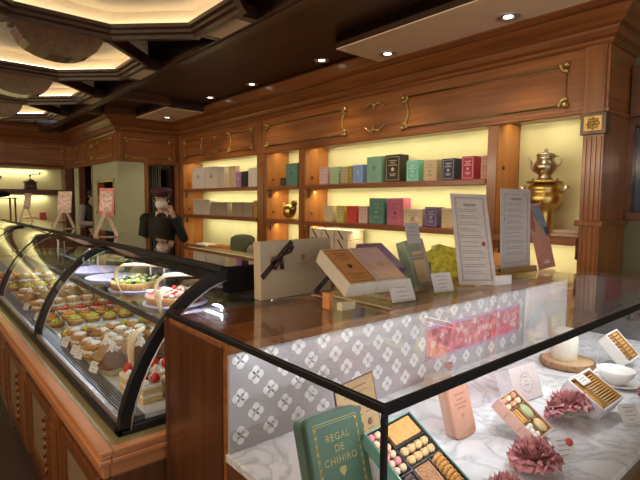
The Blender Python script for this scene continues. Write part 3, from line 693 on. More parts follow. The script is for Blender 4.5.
b = MB(); b.box(1.0, 1.385, 1.762, 1.803, 1.135, 1.242, .004); b.build('end_cap', BLACKM, t)
for (a, c), (d, e) in zip(ARY, ARY[1:]):
    b = MB(); g = inset(PR, .003)
    for i in range(len(g)-1): b.face([(g[i][0], c, g[i][1]), (g[i+1][0], c, g[i+1][1]), (g[i+1][0], d, g[i+1][1]), (g[i][0], d, g[i][1])])
    for f in b.bm.faces: f.smooth = True
    bmesh.ops.remove_doubles(b.bm, verts=b.bm.verts, dist=1e-4)
    b.build('front_glass', GLC, t)
b = MB(); g = inset(PR, .02); b.face([(x, 1.783, z) for x, z in g] + [(1.36, 1.783, 1.22), (1.36, 1.783, .69), (.575, 1.783, .69)]); b.build('end_glass', GLC, t)
b = MB(); b.box(.548, .566, 1.765, 8.0, .655, .682, .003); b.box(.548, 1.38, 1.765, 1.80, .655, .682, .003); b.build('bottom_rail', BLACK, t)
b = MB(); b.box(.566, .592, 1.80, 8.0, .66, .70, .004); b.build('chrome_sill', CHROME, t)
b = MB()
for k in range(6): b.box(.594+k*.011, .601+k*.011, 1.80, 8.0, .69, .702)
b.box(.592, .662, 1.80, 8.0, .66, .692); b.build('air_grille', flat('grey_grille', (.30, .31, .32), .35, .6), t)
b = MB(); b.box(.662, 1.36, 1.80, 8.0, .66, .70); b.build('deck', flat('pale_deck', (.70, .74, .74), .2), t)
b = MB(); b.box(1.36, 1.38, 1.80, 8.0, .656, 1.235); b.build('rear_doors', glass('rear_sliding_glass', (.55, .60, .60), 1.5), t)
b = MB(); b.box(.990, 1.02, 1.80, 8.0, 1.222, 1.246, .004); b.build('top_rail', BLACK, t)
b = MB(); b.box(.998, 1.045, 1.81, 7.95, 1.196, 1.214, .003); b.box(.992, .998, 1.81, 7.95, 1.172, 1.214, .001); b.build('lamp_housing', BLACK, t)
b = MB(); b.box(1.008, 1.032, 1.82, 7.9, 1.191, 1.196); b.build('lamp_tube', flat('tube_light', (1, 1, 1), .4, emit=((.88, .95, 1), 2)), t)
b = MB(); b.box(1.02, 1.385, 1.80, 8.0, 1.236, 1.244); b.build('top_glass', glass('top_shelf_glass', (.66, .68, .64), 1.6), t)
for (a, c), (d, e) in list(zip(ARY, ARY[1:]))[:3]:
    b = MB(); b.box(.885, 1.35, c+.02, d-.02, .948, .956); s_ = b.build('glass_shelf', glass('shelf_glass', (.86, .93, .92), 1.35), t)
    b = MB(); b.box(.868, .886, c+.01, d-.01, .935, .972, .003); b.build('shelf_edge', flat('smoked_shelf_edge', (.10, .10, .08), .15, .3), s_)
    b = MB()
    for yy in (c+.10, d-.10): b.tube([(1.33, yy, .70), (1.33, yy, 1.2)], .010, 8)
    b.build('shelf_post', CHROME, t)

# ---- pastries (prototypes then copies)
FOIL = flat('gold_foil_cup', (.62, .50, .22), .4, .3); PUFF = flat('baked_choux', (.50, .25, .08), .7, bump=1, scale=70, var=.3)
SUGAR = flat('powdered_sugar', (.80, .76, .68), .9, bump=.5, scale=90); CRM = flat('whipped_cream', (.86, .82, .72), .5)
CHOC = flat('chocolate_cream', (.15, .06, .028), .5, bump=.6, scale=90); CHEST = flat('chestnut_cream', (.46, .27, .11), .55, bump=.6, scale=90)
CUST = flat('custard', (.78, .55, .12), .35); RED = flat('strawberry_red', (.60, .03, .02), .25, bump=.5, scale=150); SPONGE = flat('sponge_cake', (.72, .52, .24), .8, bump=.6, scale=90)
def montblanc(label, col, topcol):
    t = thing('mont_blanc_tart', label, 'cake', (0, 0, 0), 0, 'mont blanc tarts on the lower deck')
    b = MB(); b.lathe([(.032, 0), (.048, .032), (.046, .033), (.030, .004)], n=48, flute=.05, nf=24); b.build('foil_cup', FOIL, t)
    b = MB()
    for j in range(7):
        r = .047*(1-j/8.2); z = .034+j*.0085
        b.tube([(r*cos(q*pi/8)*(1+.05*sin(3*q)), r*sin(q*pi/8)*(1+.05*cos(5*q)), z+.002*sin(q*1.7)) for q in range(16)], .0078, 6, closed=True)
    b.lathe([(.042, .03), (.03, .06), (.010, .088)], n=16); b.build('cream_mound', col, t)
    b = MB()
    for j in range(4): b.lathe([(.019-j*.004, .084+j*.009), (.021-j*.005, .089+j*.009), (.015-j*.004, .094+j*.009)], n=24, flute=.18, nf=6)
    b.build('cream_rosette', topcol, t); return t
def puff(label):
    t = thing('cream_puff', label, 'cake', (0, 0, 0), 0, 'cream puffs on the lower deck')
    b = MB(); b.ball((0, 0, .020), .050, 3, (1, 1, .5), jit=.06); b.build('choux_base', PUFF, t)
    b = MB(); b.lathe([(.038, .028), (.047, .036), (.040, .048), (.03, .05)], n=36, flute=.12, nf=9); b.build('cream_filling', CRM, t)
    b = MB(); b.ball((0, 0, .058), .046, 3, (1, 1, .55), jit=.08); b.build('choux_top', PUFF, t)
    b = MB(); b.ball((.004, 0, .070), .034, 3, (1, 1, .50), jit=.10); b.build('sugar_dusting', SUGAR, t); return t
def shortcake(label):
    t = thing('strawberry_shortcake', label, 'cake', (0, 0, 0), 0, 'strawberry shortcakes on the lower deck')
    b = MB(); b.box(-.035, .035, -.035, .035, 0, .018, .003); b.box(-.035, .035, -.035, .035, .028, .046, .003); b.build('sponge', SPONGE, t)
    b = MB(); b.box(-.034, .034, -.034, .034, .018, .028, .002); b.box(-.036, .036, -.036, .036, .046, .060, .005)
    for x, y in ((-.02, -.02), (.02, .02)): b.lathe([(.013, .058), (.015, .066), (.006, .076), (.001, .080)], (x, y, 0), 20, flute=.15, nf=6)
    b.build('cream', CRM, t)
    b = MB()
    for x, y, s in ((-.012, .014, 1), (.018, -.014, 1.1), (-.02, -.008, .8)): b.lathe([(.002, .060), (.013*s, .066), (.015*s, .074), (.010*s, .088), (.001, .096)], (x, y, 0), 12)
    b.build('strawberry', RED, t); return t
def tart(label, fill, fruit, name='fruit_tart', grp='fruit tarts'):
    t = thing(name, label, 'cake', (0, 0, 0), 0, grp)
    b = MB(); b.lathe([(.036, 0), (.046, .024), (.042, .025), (.034, .006)], n=40, flute=.04, nf=20); b.build('crust', PUFF, t)
    b = MB(); b.lathe([(.001, .020), (.041, .021), (.036, .028), (.001, .032)], n=20); b.build('filling', fill, t)
    b = MB()
    for j in range(6): b.ball((.023*cos(j*pi/3), .023*sin(j*pi/3), .035), .0125, 2, (1, 1, .8))
    b.ball((0, 0, .042), .013, 2); b.build('fruit', fruit, t); return t
SIDE = ['at the front edge', 'second from the front edge', 'third from the front edge', 'fourth from the front edge', 'fifth from the front edge', 'sixth from the front edge']
XS = [.715, .825, .935, 1.045, 1.155, 1.265]
def row(proto, y, what, n=6, dx=0, sc=1, xs=None):
    for i in range(n):
        x = (xs or XS)[i] + dx; lab = what % SIDE[i]
        if i == 0 and not proto.get('used'):
            proto.location = (x, y, .7015); proto['label'] = lab; proto['used'] = 1; proto.scale = (sc,)*3
        else:
            c = copy_thing(proto, (x + random.uniform(-.006, .006), y + random.uniform(-.010, .010), .7015), lab, random.uniform(0, 6) if 'shortcake' not in proto.name else 0, sc*random.uniform(.95, 1.08))
sc_ = shortcake('x'); row(sc_, 1.925, 'strawberry shortcake square in the row nearest the near glass end, %s', 6, .01, 1.2); row(sc_, 2.065, 'strawberry shortcake square in the second row from the near end, %s', 6, 0, 1.2)
mb1 = montblanc('x', CHOC, CRM); XL = [.712, .845, .978, 1.111, 1.244]; row(mb1, 2.33, 'brown chocolate mont blanc tart in the nearest tart row, %s', 5, 0, 1.28, XL)
mb2 = montblanc('x', CHEST, CRM); row(mb2, 2.475, 'chestnut mont blanc tart in the second tart row, %s', 5, .012, 1.22, XL)
pf = puff('x'); row(pf, 2.610, 'sugared cream puff just behind the mont blanc tarts, %s', 6, -.015, 1.12); row(pf, 2.735, 'sugared cream puff in the second puff row, %s', 6, -.005); row(pf, 2.860, 'sugared cream puff in the third puff row, %s', 6, -.015); row(pf, 2.985, 'sugared cream puff in the fourth puff row, %s', 6, -.01)
ty = tart('x', CUST, flat('yellow_green_fruit', (.72, .66, .10), .25)); row(ty, 3.12, 'yellow fruit tart in the row beside the second black rib, %s', 6, -.01, 1.05)
row(ty, 3.44, 'yellow fruit tart just beyond the second black rib, %s', 6, -.01, 1.05)
to = tart('x', CUST, flat('orange_fruit', (.80, .34, .06), .25)); tr = tart('x', CRM, RED)
row(to, 3.60, 'orange fruit tart in the second case section, %s', 6, -.01, 1.1); row(tr, 3.78, 'red berry tart in the second case section, near row, %s', 6, 0, 1.1); row(pf, 3.96, 'cream puff in the second case section, near row, %s', 6, -.01, 1.1)
row(to, 4.15, 'orange fruit tart in the middle of the second case section, %s', 6, -.01, 1.1); row(mb2, 4.35, 'chestnut mont blanc tart in the second case section, %s', 6, -.01, 1.1); row(pf, 4.55, 'cream puff in the second case section, far row, %s', 6, -.01, 1.1); row(tr, 4.72, 'red berry tart beside the third black rib, %s', 6, -.01, 1.1)
row(ty, 5.05, 'yellow fruit tart just beyond the third black rib, %s', 4, -.01, 1.2); row(pf, 5.3, 'cream puff in the third case section, %s', 4, -.01, 1.3); row(tr, 5.6, 'red berry tart in the third case section, %s', 4, -.01, 1.3); row(to, 5.9, 'orange fruit tart in the third case section, %s', 4, -.01, 1.3)
for o in list(bpy.data.objects):
    if 'used' in o: del o['used']
# price cards by the pastries
for k, (x, y) in enumerate([(.628, 2.93), (.632, 2.74), (.632, 2.66), (.634, 2.40), (.63, 3.70), (.63, 4.1)]):
    T_ = pose(x, y, .703, -75, 25)
    t = thing('price_card', 'white pastry price card on the sill, ' + ['fourth from the near end', 'third from the near end', 'second from the near end', 'nearest the near end', 'first beyond the second rib', 'second beyond the second rib'][k], 'price card', mat=T_, group='pastry price cards')
    b = MB(); b.box(-.034, .034, 0, .002, .004, .05); b.box(-.034, .034, 0, .02, 0, .004); b.build('card', WHITE, t)
    b = MB()
    for q, wd in ((.038, .05), (.028, .04), (.014, .03)): b.box(-wd/2, wd/2, -.0006, 0, q, q+.003)
    b.build('printed_lines', GREYT, t)
# whole tarts on the glass shelf, boards, film collars
VIO = flat('violet_board', (.52, .47, .66), .4)
BOARDS = [(1.11, 3.09, .18, 'lavender round board under the yellow whole tart'), (1.11, 2.52, .175, 'lavender round board under the red berry tart'), (1.15, 2.80, .10, 'empty lavender board between the two whole tarts'), (1.13, 3.62, .20, 'empty lavender board just beyond the second rib'), (1.13, 4.12, .22, 'large lavender board in the second section, farther one'), (1.12, 2.10, .17, 'lavender board nearest the black end cap')]
for i, (x, y, r, lb) in enumerate(BOARDS):
    o = MB(); o.lathe([(r*.98, 0), (r, .002), (r, .006), (r*.98, .008)], n=48); o = o.build('cake_board', VIO); o.location = (x, y, .9575); tag(o, lb, 'cake board', 'lavender cake boards on the glass shelf')
    if i == 0: o.name = 'cake_board'
def whole(x, y, r, lab, top, pieces, crust):
    t = thing('whole_tart', lab, 'cake', (x, y, .967), 0, 'whole tarts on the glass shelf')
    b = MB(); b.lathe([(r*.94, 0), (r, .035), (r*.96, .037), (r*.92, .03)], n=72, flute=.015, nf=36); b.build('crust', crust, t)
    b = MB(); b.lathe([(.001, .030), (r*.95, .031), (r*.93, .040), (.001, .042)], n=40); b.build('filling', top, t)
    rr = random.Random(3)
    bs = [MB() for _ in pieces]
    for j in range(90):
        a = rr.uniform(0, 2*pi); q = r*.88*math.sqrt(rr.random()); k = j % len(pieces)
        bs[k].ball((q*cos(a), q*sin(a), .045+rr.uniform(0, .012)), rr.uniform(.012, .022), 1, (1, 1, .7))
    for k, (pn, pm) in enumerate(pieces): bs[k].build(pn, pm, t)
whole(1.10, 3.10, .158, 'whole yellow green fruit tart on the glass shelf', flat('lime_cream', (.74, .72, .22), .4), [('pale_fruit_pieces', flat('pale_yellow', (.80, .78, .34), .4)), ('green_fruit_pieces', flat('grape_green', (.42, .52, .10), .3)), ('dark_berries', flat('blueberry', (.05, .04, .07), .4))], PUFF)
whole(1.10, 2.53, .150, 'whole red berry tart dusted white on the glass shelf', flat('pink_cream', (.72, .35, .30), .4), [('strawberry_pieces', RED), ('pale_pink_pieces', flat('pale_pink_fruit', (.78, .45, .36), .4)), ('cream_dollops', CRM)], PUFF)
CLR = film('clear_film', (.85, .85, .80), .16); EDGE = flat('cream_film_edge', (.80, .64, .40), .5)
def cover(x, y, z, w_, h, yaw, lab):
    t = thing('film_cover', lab, 'cover', (x, y, z), R(yaw), 'clear film covers with cream edges')
    pts = [(-w_*.36, 0, 0), (-w_*.46, 0, h*.35), (-w_*.5, 0, h*.62), (-w_*.45, 0, h*.84), (-w_*.30, 0, h*.97), (0, 0, h), (w_*.28, 0, h*1.0), (w_*.5, 0, h*.96)]
    b = MB()
    q = [Vector(p) for p in pts]
    for i in range(len(q)-1):
        a, c = q[i], q[i+1]; b.face([a, c, c+Vector((0, .13, 0)), a+Vector((0, .13, 0))])
    for f in b.bm.faces: f.smooth = True
    bmesh.ops.remove_doubles(b.bm, verts=b.bm.verts, dist=1e-4); b.build('film', CLR, t)
    b = MB(); n = len(q)
    for i in range(n-1):
        a, c = q[i], q[i+1]; b.prism([(0, 0)], 0, 0) if False else None
        pass
    b.tube([p + Vector((0, -.004, 0)) for p in q], [.007, .012, .016, .018, .018, .017, .016, .014], 10, flatz=.6)
    b.build('cream_edge', EDGE, t)
cover(1.04, 2.93, .9575, .25, .175, -40, 'clear film cover with cream edge over the yellow tart')
cover(1.06, 2.33, .9575, .27, .185, -38, 'clear film cover with cream edge over the red tart, larger one')
cover(.97, 2.34, .9575, .10, .11, 30, 'small clear film strip with cream edge before the red tart')
cover(.80, 2.235, .7025, .16, .21, 40, 'cream edged film strip modelling a cover reflection over the lower deck pastries')  # solid strip built in place of a film cover's reflection

# signs on top of the cake case
PAPR = flat('pink_red_leaflet', (.62, .20, .17), .5, var=.45, scale=28)
def asign(x, y, w_, h, lab, cm, yaw=-40, full=1):
    t = thing('leaflet_stand', lab, 'sign', (x, y, 1.2455), R(yaw), 'leaflet stands on top of the cake case')
    T_ = Matrix.Rotation(R(-8), 4, 'X')
    b = MB(); b.box(-w_*.36, w_*.30, -.002, .002, h*.42, h, .001, T=T_); b.build('leaflet', cm, t)
    b = MB(); b.box(-w_*.30, w_*.22, -.004, -.002, h*.52, h*.93, T=T_); b.build('leaflet_picture', flat('leaflet_print', (.72, .50, .42), .5, var=.4, scale=40), t)
    b = MB()
    for s in (-1, 1):
        b.box(-.006, .006, -.0025, .0025, 0, h*.62, T=Matrix.Translation((s*w_*.42, s*.03, 0)) @ Matrix.Rotation(R(-s*24), 4, 'Y') @ Matrix.Diagonal((2.2, 1, 1, 1)))
    b.box(-w_*.45, w_*.45, -.04, .04, 0, .004); b.build('acrylic_stand', film('frosted_acrylic_%.2f' % x, (.80, .60, .50), .42), t)
asign(1.13, 3.80, .175, .37, 'pink and red leaflet in a stand on the cake case, nearest of the three', PAPR)
asign(1.14, 5.12, .20, .36, 'white leaflet in a stand on the cake case, middle of the three', flat('white_leaflet', (.62, .50, .38), .5, var=.3, scale=30))
asign(1.16, 7.2, .17, .36, 'slim leaning leaflet at the far end of the cake case', flat('mauve_leaflet', (.50, .36, .32), .5, var=.2, scale=30), -60)

# ------------------------------------------------------------------ gift case
t = thing('gift_case', 'glass topped wooden display case with marble floor and white flower backing', 'display case', (0, 0, 0))
GX0, GX1, GYF, GYP, GYB = .70, 3.09, .617, 1.231, 1.675
b = MB(); b.m(0).box(GX0, GX1, GYP+.012, GYB, 0, 1.098, .002); b.m(1).box(GX0-.006, GX0, GYP+.03, GYB-.012, 0.02, 1.085, .002); b.box(GX0-.010, GX0+.01, GYB-.022, GYB, 0, 1.098, .003)
b.m(2).box(GX0, GX1, GYP-.005, GYP+.012, 1.068, 1.098, .001)
b.build('cabinet_body', [WX, wood('dark_cherry_upright', (.075, .024, .008), (.12, .042, .013), 2), WX], t)
b = MB(); b.m(0).box(GX0+.005, 2.52, GYP, GYP+.012, .758, 1.068); b.m(1)
col = 0
x = .745
while x < 2.5:
    for r_ in range(5):
        z = 1.045 - r_*.118 - (.059 if col % 2 else 0)
        if z < .775: continue
        for q in range(4):
            a = q*pi/2; b.lathe([(.001, 0), (.0135, 0), (.0135, .0008), (.001, .0008)], n=14, T=Matrix.Translation((x-.003+.0155*cos(a), GYP, z+.0155*sin(a))) @ Matrix.Rotation(pi/2, 4, 'X'), smooth=False)
    x += .0555; col += 1
b.m(2); x = .745; col = 0
while x < 2.5:
    for r_ in range(5):
        z = 1.045 - r_*.118 - (.059 if col % 2 else 0)
        if z < .775: continue
        b.lathe([(.001, 0), (.006, 0), (.006, .0014), (.001, .0014)], n=8, T=Matrix.Translation((x-.003, GYP, z)) @ Matrix.Rotation(pi/2, 4, 'X'), smooth=False)
    x += .0555; col += 1
b.build('flower_backing', [flat('lavender_grey_paper', (.46, .43, .44), .6, var=.02), flat('white_petals', (.86, .86, .84), .5), flat('petal_centre', (.42, .44, .50), .5)], t)
b = MB(); b.box(2.52, GX1-.03, GYP, GYP+.012, .758, 1.068); b.build('white_backing', flat('white_backing_panel', (.82, .82, .80), .5, var=.02), t)
b = MB(); b.box(GX1-.035, GX1, GYP-.03, GYP+.01, .75, 1.098, .003); b.build('corner_post', WZ, t)
b = MB(); b.box(GX0-.004, GX1, .44, GYP+.012, .735, .76, .003); b.build('marble_floor', MARB, t)
b = MB(); b.m(0).box(GX0, GX1, .455, GYP+.012, 0, .735); b.m(1).box(GX0-.005, GX1, .425, .455, .69, .735, .004); b.box(GX0-.005, GX1, .445, .455, .0, .69); b.build('base_panel', [BX, wood('base_rail_wood', (.16, .09, .035), (.24, .14, .06), 0)], t)
b = MB(); b.box(GX0, GX1, GYF, GYB, 1.1, 1.12); b.build('glass_top', GL, t)
b = MB(); b.box(GX0-.002, GX1, GYF-.004, GYF+.008, 1.098, 1.121, .002); b.build('front_top_rail', BLACK, t)
b = MB(); b.box(GX0-.004, GX0+.008, GYF, GYB, 1.102, 1.1215, .002); b.build('side_top_rail', BLACK, t)
b = MB(); b.box(GX0-.003, GX0+.009, GYF-.004, GYF+.008, .76, 1.10, .002); b.build('corner_upright', BLACK, t)
b = MB(); b.face([(GX0, GYP, .76), (GX0, GYP, 1.10), (GX0, GYF, 1.10), (GX0, .45, .76)]); b.build('side_glass', GL, t)
b = MB(); b.face([(GX0, GYF, 1.10), (GX1, GYF, 1.10), (GX1, .45, .76), (GX0, .45, .76)]); b.build('front_glass', GL, t)
b = MB(); b.box(GX1-.012, GX1-.006, .45, GYP-.03, .76, 1.10); b.build('mirrored_end', MIRR, t)
# banner on the backing
t = thing('banner', 'long red and pink floral banner with violet border on the flower backing', 'banner', (2.055, GYP-.004, .918))
b = MB(); b.m(0).box(-.405, .405, 0, .003, -.075, .075); b.m(1).box(-.395, .395, -.001, 0, -.062, .062); b.m(0)
b.build('banner_sheet', [flat('violet_border', (.50, .30, .52), .5), flat('rose_print', (.66, .16, .20), .5, var=.55, scale=26)], t)
b = MB()
rr = random.Random(5)
for j in range(60):
    x = rr.uniform(-.38, .38); z = rr.uniform(-.052, .052)
    b.m(j % 3).lathe([(.001, 0), (rr.uniform(.008, .02), 0), (.006, .0008), (.001, .0008)], n=7, T=Matrix.Translation((x, -.001, z)) @ Matrix.Rotation(pi/2, 4, 'X'), smooth=False)
b.build('printed_roses', [flat('rose_a', (.66, .06, .10), .5), flat('rose_b', (.78, .36, .34), .5), flat('rose_c', (.80, .55, .50), .5)], t)
b = MB(); b.tube([(-.01+.0045*k, -.002, .018*sin(k*1.15)*(1 if k % 5 else .4)) for k in range(30)], .0022, 5); b.build('illegible_script', flat('banner_script', (.85, .82, .72), .5), t)

PETAL = [flat('dusty_rose_petal', (.50, .17, .20), .8, var=.3, scale=60), flat('light_rose_petal', (.62, .30, .29), .8, var=.3, scale=60)]
def bloom(x, y, z, r, lab, tilt, yaw):
    t = thing('artificial_peony', lab, 'flower', mat=pose(x, y, z, yaw, tilt), group='dusty pink flowers on the marble')
    rr = random.Random(int(x*1000)); b = MB()
    for ring, (n, rad, lift) in enumerate([(12, 1.0, .12), (13, .94, .36), (12, .82, .58), (11, .66, .74), (9, .46, .84), (7, .26, .90)]):
        for k in range(n):
            a = 2*pi*k/n + ring*.35 + rr.uniform(-.12, .12); rr_ = r*rad*rr.uniform(.9, 1.08)
            G = []
            for i in range(5):
                u = i/4; row_ = []
                for j in range(5):
                    v = (j-2)/2; wd = rr_*.40*min(1, .25+u*1.25)*(1-.25*(u > .9)); ruf = .085*r*sin(j*2.6+k*1.3+ring)*u*u
                    rad_ = rr_*(u**.75)*(1-.18*lift*u)*(1+.06*sin(j*3.1+k)*u); hh = r*(.12+.88*lift*u**.9) + ruf*1.3 + .12*r*v*v*u - .10*r*(u > .9)*(1-lift)
                    if ring < 2 and i == 4: hh -= .10*r
                    row_.append(b.bm.verts.new((rad_*cos(a) - wd*v*sin(a), rad_*sin(a) + wd*v*cos(a), hh)))
                G.append(row_)
            for i in range(4):
                for j in range(4):
                    f = b.bm.faces.new((G[i][j], G[i+1][j], G[i+1][j+1], G[i][j+1])); f.smooth = True; f.material_index = (k+ring) % 2
    b.build('petals', PETAL, t)
    b = MB(); b.lathe([(r*.30, .0), (r*.36, r*.10), (r*.15, r*.2)], n=12); b.build('calyx', flat('sage_calyx', (.22, .28, .16), .8), t)
bloom(1.325, .60, .782, .074, 'dusty pink artificial bloom in front of the open pink box', 10, 0)
bloom(1.70, .655, .800, .082, 'dusty pink artificial bloom, largest, left of the open stick cookie box', 32, -25)
bloom(2.215, .54, .775, .060, 'dusty pink artificial bloom behind the small sign at the right', 15, 0)
bloom(1.13, .575, .770, .062, 'dusty pink artificial bloom at the bottom edge beside the mint tin', 10, 0)

# ---- tins and boxes inside the case
def rtin(T_, name, lab, w_, d, h, colm, lidm, lidf=.35, cat='tin', group=None):
    t = thing(name, lab, cat, mat=T_, group=group)
    def rr_(b, y0, y1, x0, x1, z0, z1, r):
        pts = []
        for cx, cz, a0 in ((x1-r, z1-r, 0), (x0+r, z1-r, 90), (x0+r, z0+r, 180), (x1-r, z0+r, 270)):
            for k in range(6): a = R(a0+k*18); pts.append((cx+r*cos(a), cz+r*sin(a)))
        b.prism(pts, y0, y1, 'y')
    b = MB(); rr_(b, d*lidf+.001, d, -w_/2+.002, w_/2-.002, .002, h-.002, .018); b.build('tin_base', colm, t)
    b = MB(); rr_(b, .002, d*lidf, -w_/2, w_/2, 0, h, .02); rr_(b, 0, .002, -w_/2+.003, w_/2-.003, .003, h-.003, .018); rr_(b, d*lidf-.004, d*lidf, -w_/2-.001, w_/2+.001, -.001, h+.001, .02); b.build('tin_lid', lidm, t)
    return t
TG = flat('sage_green_tin', (.065, .115, .075), .35, .2, var=.04); TGL = flat('gold_print', (.42, .33, .12), .35, .6)
t = rtin(pose(.815, .83, .764, -3, 18, 0), 'green_tin', 'dark green lidded tin standing upright with gold lettering', .182, .062, .222, flat('light_sage_tin', (.13, .22, .17), .3, .3), TG)
for s_, q in (('REGAL', .162), ('DE', .134), ('CHIHIRO', .106)): text(t, s_, .0245, 0, q, -.0008, TGL, 'gold_lettering', spacing=1.12)
b = MB()
for x0, x1, z0, z1 in ((-.072, .072, .203, .2045), (-.072, .072, .018, .0195), (-.072, -.0705, .018, .204), (.0705, .072, .018, .204), (-.066, .066, .197, .198), (-.066, -.065, .024, .198), (.065, .066, .024, .198)): b.box(x0, x1, -.001, .0005, z0, z1)
for q in range(9):
    for s in (-1, 1): b.ball((s*.0685, -.0005, .04+q*.019), .003, 1, (1, .3, 1.6))
b.build('gold_border', TGL, t)
b = MB(); b.prism([(-.010, .088), (.010, .088), (.011, .078), (0, .064), (-.011, .078)], -.0012, 0, 'y'); b.build('gold_crest', TGL, t)
# kraft card
KR = flat('kraft_card', (.50, .33, .16), .7, var=.08); 
t = thing('kraft_card', 'brown kraft information card standing behind the green lidded tin', 'card', mat=pose(1.0, .945, .761, 9, 13, 0))
b = MB(); b.m(0).box(-.096, .096, 0, .003, 0, .237); b.build('card_sheet', KR, t)
b = MB()
for x0, x1, z0, z1 in ((-.096, .096, .235, .238), (-.096, -.0935, 0, .238), (.0935, .096, 0, .238)): b.box(x0, x1, -.001, .004, z0, z1)
b.build('dark_border', flat('dark_red_brown', (.10, .03, .03), .5), t)
b = MB(); b.box(-.055, .055, -.0008, 0, .212, .216); b.box(-.06, .06, -.0008, 0, .196, .198)
for x in (-.045, 0, .045):
    for z in (.15, .10, .05): b.lathe([(.001, 0), (.011, 0), (.011, .0008), (.001, .0008)], n=10, T=Matrix.Translation((x, 0, z)) @ Matrix.Rotation(pi/2, 4, 'X')); b.box(x-.015, x+.015, -.0008, 0, z-.02, z-.018)
b.build('printed_cookies', flat('brown_print', (.20, .10, .05), .6), t)
def stand_under(T_, w_, d, lab, drop=.0015):
    """clear wedge under a tipped box: its top follows the box, its foot is on the floor at z .7605"""
    P = [T_ @ Vector(p) for p in ((-w_/2*.8, .03, -drop), (w_/2*.8, .03, -drop), (w_/2*.8, d*.9, -drop), (-w_/2*.8, d*.9, -drop))]
    zf = Z_FOOT[0]
    b = MB(); B = [Vector((p.x, p.y, zf)) for p in P]
    for i in (1, 3): b.face([B[i], B[(i+1) % 4], P[(i+1) % 4], P[i]])
    b.face(P); b.face(B)
    tag(b.build('acrylic_riser', ACR), lab, 'stand', 'clear risers under the tipped boxes')
Z_FOOT = [.7608]
def tray(T_, name, lab, w_, d, h, outm, inm, divs=(), rnd=.012, cat='box', th=.003):
    t = thing(name, lab, cat, mat=T_)
    b = MB(); b.box(-w_/2, w_/2, 0, d, 0, .004); b.box(-w_/2, -w_/2+th, 0, d, 0, h, .001); b.box(w_/2-th, w_/2, 0, d, 0, h, .001); b.box(-w_/2, w_/2, 0, th, 0, h, .001); b.box(-w_/2, w_/2, d-th, d, 0, h, .001); b.build('box_shell', outm, t)
    b = MB(); i_ = th+.0006; b.box(-w_/2+i_, w_/2-i_, i_, d-i_, .0045, .0065)
    for a in ((-w_/2+i_, -w_/2+i_+.002, i_, d-i_), (w_/2-i_-.002, w_/2-i_, i_, d-i_), (-w_/2+i_, w_/2-i_, i_, i_+.002), (-w_/2+i_, w_/2-i_, d-i_-.002, d-i_)): b.box(a[0], a[1], a[2], a[3], .006, h-.002)
    for (x0, y0, x1, y1) in divs: b.box(min(x0, x1)-.001, max(x0, x1)+.001, min(y0, y1)-.001, max(y0, y1)+.001, .006, h-.004)
    b.build('divider_liner', inm, t); return t
def put(T_, builder, name, lab, x, y, z, mat, cat='cookie', group=None, rx=0, rz=0):
    b = MB(); builder(b); o = b.build(name, mat); o.matrix_world = T_ @ Matrix.Translation((x, y, z)) @ Matrix.Rotation(R(rz), 4, 'Z') @ Matrix.Rotation(R(rx), 4, 'X')
    return tag(o, lab, cat, group)
disc = lambda r, h: (lambda b: b.lathe([(r*.7, 0), (r, h*.3), (r, h*.7), (r*.7, h)], n=20))
lump = lambda r, s: (lambda b: b.ball((0, 0, 0), r, 2, s, jit=.14))
slab = lambda a, c, h: (lambda b: b.box(-a/2, a/2, -c/2, c/2, 0, h, .0025))
Cg = flat('golden_biscuit', (.56, .28, .07), .6, bump=.8, scale=160, var=.3); Cp = flat('pale_biscuit', (.62, .42, .18), .6, bump=.8, scale=160, var=.25); Cd = flat('cocoa_biscuit', (.10, .06, .045), .7, bump=.6, scale=160, var=.3)
Cf = flat('caramel_florentine', (.36, .15, .04), .3, bump=1, scale=140, var=.5); Cm = flat('pink_meringue', (.66, .26, .28), .7, var=.2); Cw = flat('almond_meringue', (.70, .50, .34), .7, var=.2)
MT = pose(.98, .662, .768, 0, -29.6, -8)
tray(MT, 'mint_tin', 'open mint green tin of assorted cookies with black dividers', .17, .236, .044, flat('mint_tin_paint', (.16, .36, .30), .3, .2), flat('black_liner', (.025, .022, .018), .4), [(-.034, 0, -.034, .236), (-.034, .166, .085, .166), (-.034, .105, .085, .105), (.032, 0, .032, .105), (-.085, .10, -.034, .10)], cat='tin')
stand_under(MT, .17, .236, 'clear riser under the open mint green tin')
put(MT, slab(.098, .056, .012), 'square_biscuit', 'golden square biscuit in the top compartment of the mint tin', .024, .200, .028, Cg)
for k in range(8): put(MT, lump(.0135, (1, 1, .8)), 'cluster_cookie', 'pale clustered cookie in the mint tin, %s from the left, %s row' % (ORD[k % 4], ('upper', 'lower')[k//4]), -.012+(k % 4)*.025, .150-(k//4)*.026, .031, Cp, group='clustered cookies in the mint tin')
for k in range(7): put(MT, disc(.0215, .010), 'round_cookie', 'golden round cookie standing in the right row of the mint tin, %s from the top' % ORD[k], .0575, .094-k*.0125, .026, Cg, group='round cookies in the mint tin', rx=62)
put(MT, slab(.056, .080, .014), 'florentine_slab', 'dark caramel florentine in the mint tin', -.001, .060, .026, Cf)
for k in range(7): put(MT, disc(.020, .010), 'cocoa_cookie', 'dark cocoa cookie in the left row of the mint tin, %s from the top' % ORD[k], -.059, .088-k*.0125, .026, Cd, group='cocoa cookies in the mint tin', rx=62)
for k in range(12): put(MT, lump(.0115, (1, 1, .9)), 'meringue_piece', '%s meringue piece in the mint tin, %s column, %s from the top' % (('pink', 'almond')[k % 3 > 0], ('left', 'right')[k % 2], ORD[k//2]), -.070+(k % 2)*.023, .222-(k//2)*.0205, .031, (Cm, Cw)[k % 3 > 0], 'sweet', group='meringue pieces in the mint tin')
